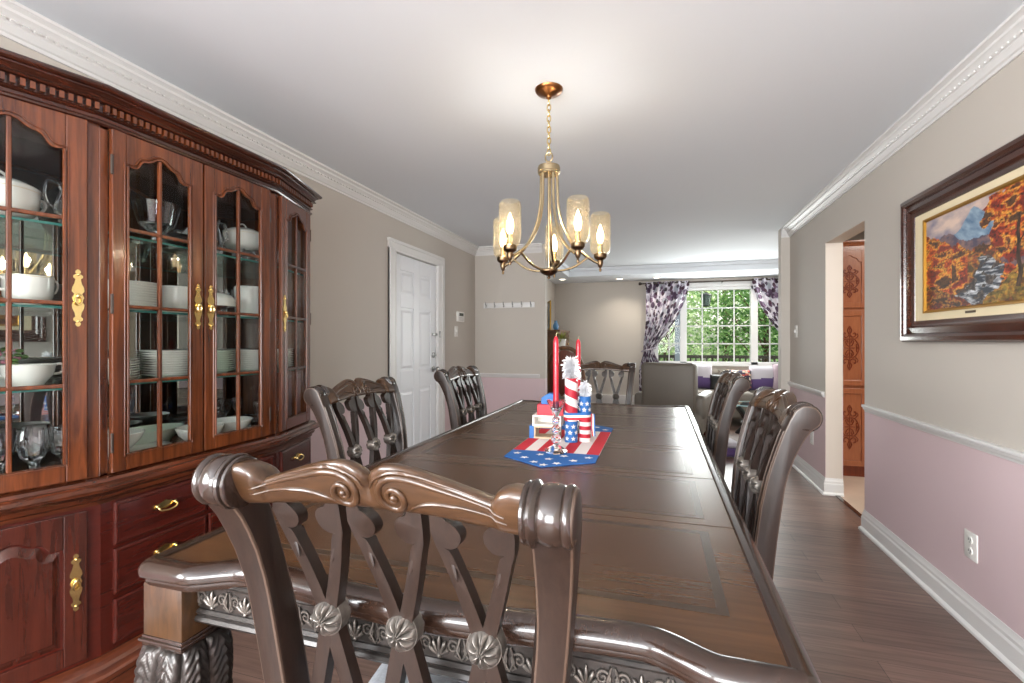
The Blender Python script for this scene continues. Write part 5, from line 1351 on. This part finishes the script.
def tree(x, y, hgt, r, n, mat, seed, label, z0=-.5):
    t = thing('leafy_tree', label, 'tree', (x, y, z0)); q = random.Random(seed)
    b = MB(); b.tube([(0, 0, 0), (.05, 0, hgt*.3), (0, .05, hgt*.6), (0, 0, hgt*.9)], [.10, .08, .05, .02], 10)
    for k in range(9):
        a = q.uniform(0, 2*PI); z = hgt*q.uniform(.2, .7); b.tube([(0, 0, z), (math.cos(a)*r*.4, math.sin(a)*r*.4, z+.3), (math.cos(a)*r*.8, math.sin(a)*r*.8, z+.7)], [.03, .02, .008], 6)
    b.build('trunk', bark, t)
    b = MB(); cl = []
    for k in range(max(12, n//70)):
        a = q.uniform(0, 2*PI); rr = r*math.sqrt(q.random()); cl.append(Vector((rr*math.cos(a), rr*math.sin(a), hgt*q.uniform(.06, 1.0))))
    for k in range(n):
        c_ = q.choice(cl); p = c_ + Vector((max(-.3, min(.3, q.gauss(0, .2))), max(-.3, min(.3, q.gauss(0, .2))), q.gauss(0, .2)))
        d = Vector((q.gauss(0, 1), q.gauss(0, 1), q.gauss(0, .6)-.3)).normalized(); u = d.orthogonal().normalized(); s_ = q.uniform(.07, .13)
        u = (u*math.cos(k) + d.cross(u)*math.sin(k))
        b.add([p, p+d*s_*.5+u*s_*.32, p+d*s_, p+d*s_*.5-u*s_*.32], [(0, 1, 2, 3)])
    b.build('foliage', mat, t, smooth=False, fix=False)
TREES = [(-2.1, 12.4, 4.0, 1.0, 5200, 'leafB', 4, 'leafy tree outside seen past the flowered curtain on the bare wall side'), (.15, 12.3, 4.2, 1.05, 7000, 'leafA', 1, 'light green leafy tree filling the middle of the window view'), (2.4, 12.5, 4.3, 1.05, 7000, 'leafB', 2, 'deeper green leafy tree in the half of the window by the greige wall'), (4.6, 12.4, 4.3, 1.0, 5000, 'leafA', 3, 'leafy tree outside seen through the narrow pane by the greige wall corner'),
 (-1.0, 15.6, 5.6, 1.35, 7000, 'leafA', 7, 'tall tree behind the nearest trees, past the flowered curtain'), (1.9, 15.7, 5.8, 1.4, 8000, 'leafA', 5, 'taller bright tree standing behind the nearer foliage outside'), (4.9, 15.8, 5.8, 1.4, 6000, 'leafB', 6, 'tall dark tree far back beyond the window corner'), (-2.0, 20.5, 7.5, 2.1, 7000, 'leafB', 9, 'farthest broad tree on the curtain side of the view outside'), (2.8, 20.5, 7.5, 2.1, 8000, 'leafB', 8, 'farthest broad tree closing the middle of the view outside')]
for a in TREES: tree(a[0], a[1], a[2], a[3], a[4], M[a[5]], a[6], a[7])
t = thing('hanging_lantern', 'dark lantern hanging outside before the window', 'lantern', (.83, YF+.75, 2.5))
b = MB(); b.tube([(0, 0, .3), (0, 0, -.36)], .004, 6); b.build('hook_wire', M['black'], t)
b = MB(); b.lathe([(0, -.36), (.10, -.40), (.105, -.41), (0, -.41)], 12); b.lathe([(0, -.62), (.05, -.62), (.06, -.60), (0, -.60)], 12)
for k in range(6): a = 2*PI*k/6; b.tube([(.095*math.cos(a), .095*math.sin(a), -.41), (.055*math.cos(a), .055*math.sin(a), -.605)], .006, 5)
b.build('cage', M['black'], t)
b = MB(); b.lathe([(.085, -.41), (.05, -.60)], 12); b.build('glass', plain('smoky lantern glass', '#5b6a66', .2), t)
t = thing('porch_railing', 'dark porch railing low outside the window', 'railing', (1, YF+1.6, -.5))
b = MB(); b.box(-3, 3, -.03, .03, 1.42, 1.48); b.box(-3, 3, -.02, .02, .6, .64); b.build('rails', plain('dark rail', '#3d3430', .6), t, smooth=False)
b = MB()
for k in range(60): b.box(-3+k*.1, -2.97+k*.1, -.012, .012, .0, 1.42)
b.build('balusters', plain('dark baluster', '#3d3430', .6), t, smooth=False)
t = thing('porch_post', 'blue-grey porch post outside the narrow pane by the curtain', 'post', (.36, YF+1.3, -.5))
b = MB(); b.box(-.05, .05, -.05, .05, .0, 3.4); b.box(-.08, .08, -.08, .08, 0, .14); b.box(-.08, .08, -.08, .08, 3.2, 3.4); b.build('shaft', plain('blue grey paint', '#8c95a3', .5), t, smooth=False, bevel=.005)
# ------------------------------------------------------------------ light, sky, camera
sc = bpy.context.scene
wd = bpy.data.worlds.new('World'); sc.world = wd; wd.use_nodes = True; nt = wd.node_tree
bg = nt.nodes['Background']
sky = nt.nodes.new('ShaderNodeTexSky'); sky.sky_type = 'NISHITA'; sky.sun_disc = False; sky.sun_elevation = math.radians(50); sky.sun_rotation = math.radians(90); sky.air_density = 1.4; sky.dust_density = 2.5
hs = nt.nodes.new('ShaderNodeHueSaturation'); hs.inputs['Saturation'].default_value = .35
nt.links.new(sky.outputs[0], hs.inputs['Color']); nt.links.new(hs.outputs[0], bg.inputs['Color'])
bg.inputs['Strength'].default_value = .30
def area(name, loc, rot, sx, sy, power, col=(1, 1, 1)):
    l = bpy.data.lights.new(name, 'AREA'); l.shape = 'RECTANGLE'; l.size = sx; l.size_y = sy; l.energy = power; l.color = col
    o = bpy.data.objects.new(name, l); C.objects.link(o); o.location = loc; o.rotation_euler = rot; return o
def point(name, loc, power, col, r=.03):
    l = bpy.data.lights.new(name, 'POINT'); l.energy = power; l.color = col; l.shadow_soft_size = r
    o = bpy.data.objects.new(name, l); C.objects.link(o); o.location = loc; return o
WARM = (1, .92, .82)
# daylight through the dining room window behind the viewer, and the living room window, plus added fill lights
area('daylight_dining_window', ((rx0+rx1)/2, YREAR-.02, (rz0+rz1)/2), (PI/2, 0, 0), rx1-rx0-.1, rz1-rz0-.1, 250, (.95, .98, 1))
area('daylight_living_window', (.95, YF-.12, 1.5), (-PI/2, 0, 0), 1.3, 1.2, 45, (.96, 1, .98))
area('living_side_fill', (3.9, 7.2, 1.4), (0, PI/2, 0), 1.4, 1.8, 26, (1, .98, .96))  # added fill evening out the living room; the side wall has no window
area('left_wall_fill', (XL+.02, (lw0+lw1)/2, (lz0+lz1)/2), (0, -PI/2, 0), lz1-lz0-.1, lw1-lw0-.1, 175, (.95, .98, 1))  # fill light set in the added left opening
area('kitchen_fill', (2.5, 3.8, HC-.05), (0, 0, 0),  .8, .8, 24, (1, .93, .84))  # added fill for the kitchen, no fixture is modelled
for k in range(5):
    a = math.radians(-120 + 72*k)
    point('bulb_glow', (CH.x+.248*math.cos(a), CH.y+.248*math.sin(a), 1.76), 8.5, WARM, .018)
for (x, y) in ((-.62, 8.2), (-.02, 8.2), (1.4, 8.2)):
    l = bpy.data.lights.new('recessed_beam', 'SPOT'); l.energy = 16; l.color = (1, .9, .76); l.spot_size = 2.2; l.spot_blend = .8; l.shadow_soft_size = .05
    o = bpy.data.objects.new('recessed_beam', l); C.objects.link(o); o.location = (x, y, 2.285)
l = bpy.data.lights.new('sun', 'SUN'); l.energy = 6; l.angle = .01; l.color = (1, .96, .88)
o = bpy.data.objects.new('sun', l); C.objects.link(o); o.rotation_euler = (0, math.radians(50), 0)
cam = bpy.data.cameras.new('camera'); co = bpy.data.objects.new('camera', cam); C.objects.link(co)
co.location = (0, 0, 1.25); co.rotation_euler = (PI/2, 0, math.radians(16.951)); cam.lens = 480*36/1024; cam.sensor_width = 36; cam.clip_start = .02
sc.camera = co
sc.view_settings.view_transform = 'Standard'; sc.view_settings.look = 'None'; sc.view_settings.gamma = 1; sc.view_settings.use_curve_mapping = False
sc.view_settings.exposure = 0.68
sc.cycles.max_bounces = 14; sc.cycles.transparent_max_bounces = 40; sc.cycles.diffuse_bounces = 6; sc.cycles.glossy_bounces = 6; sc.cycles.transmission_bounces = 10
sc.cycles.use_denoising = True; sc.cycles.sample_clamp_indirect = 6; sc.cycles.caustics_reflective = False; sc.cycles.caustics_refractive = False
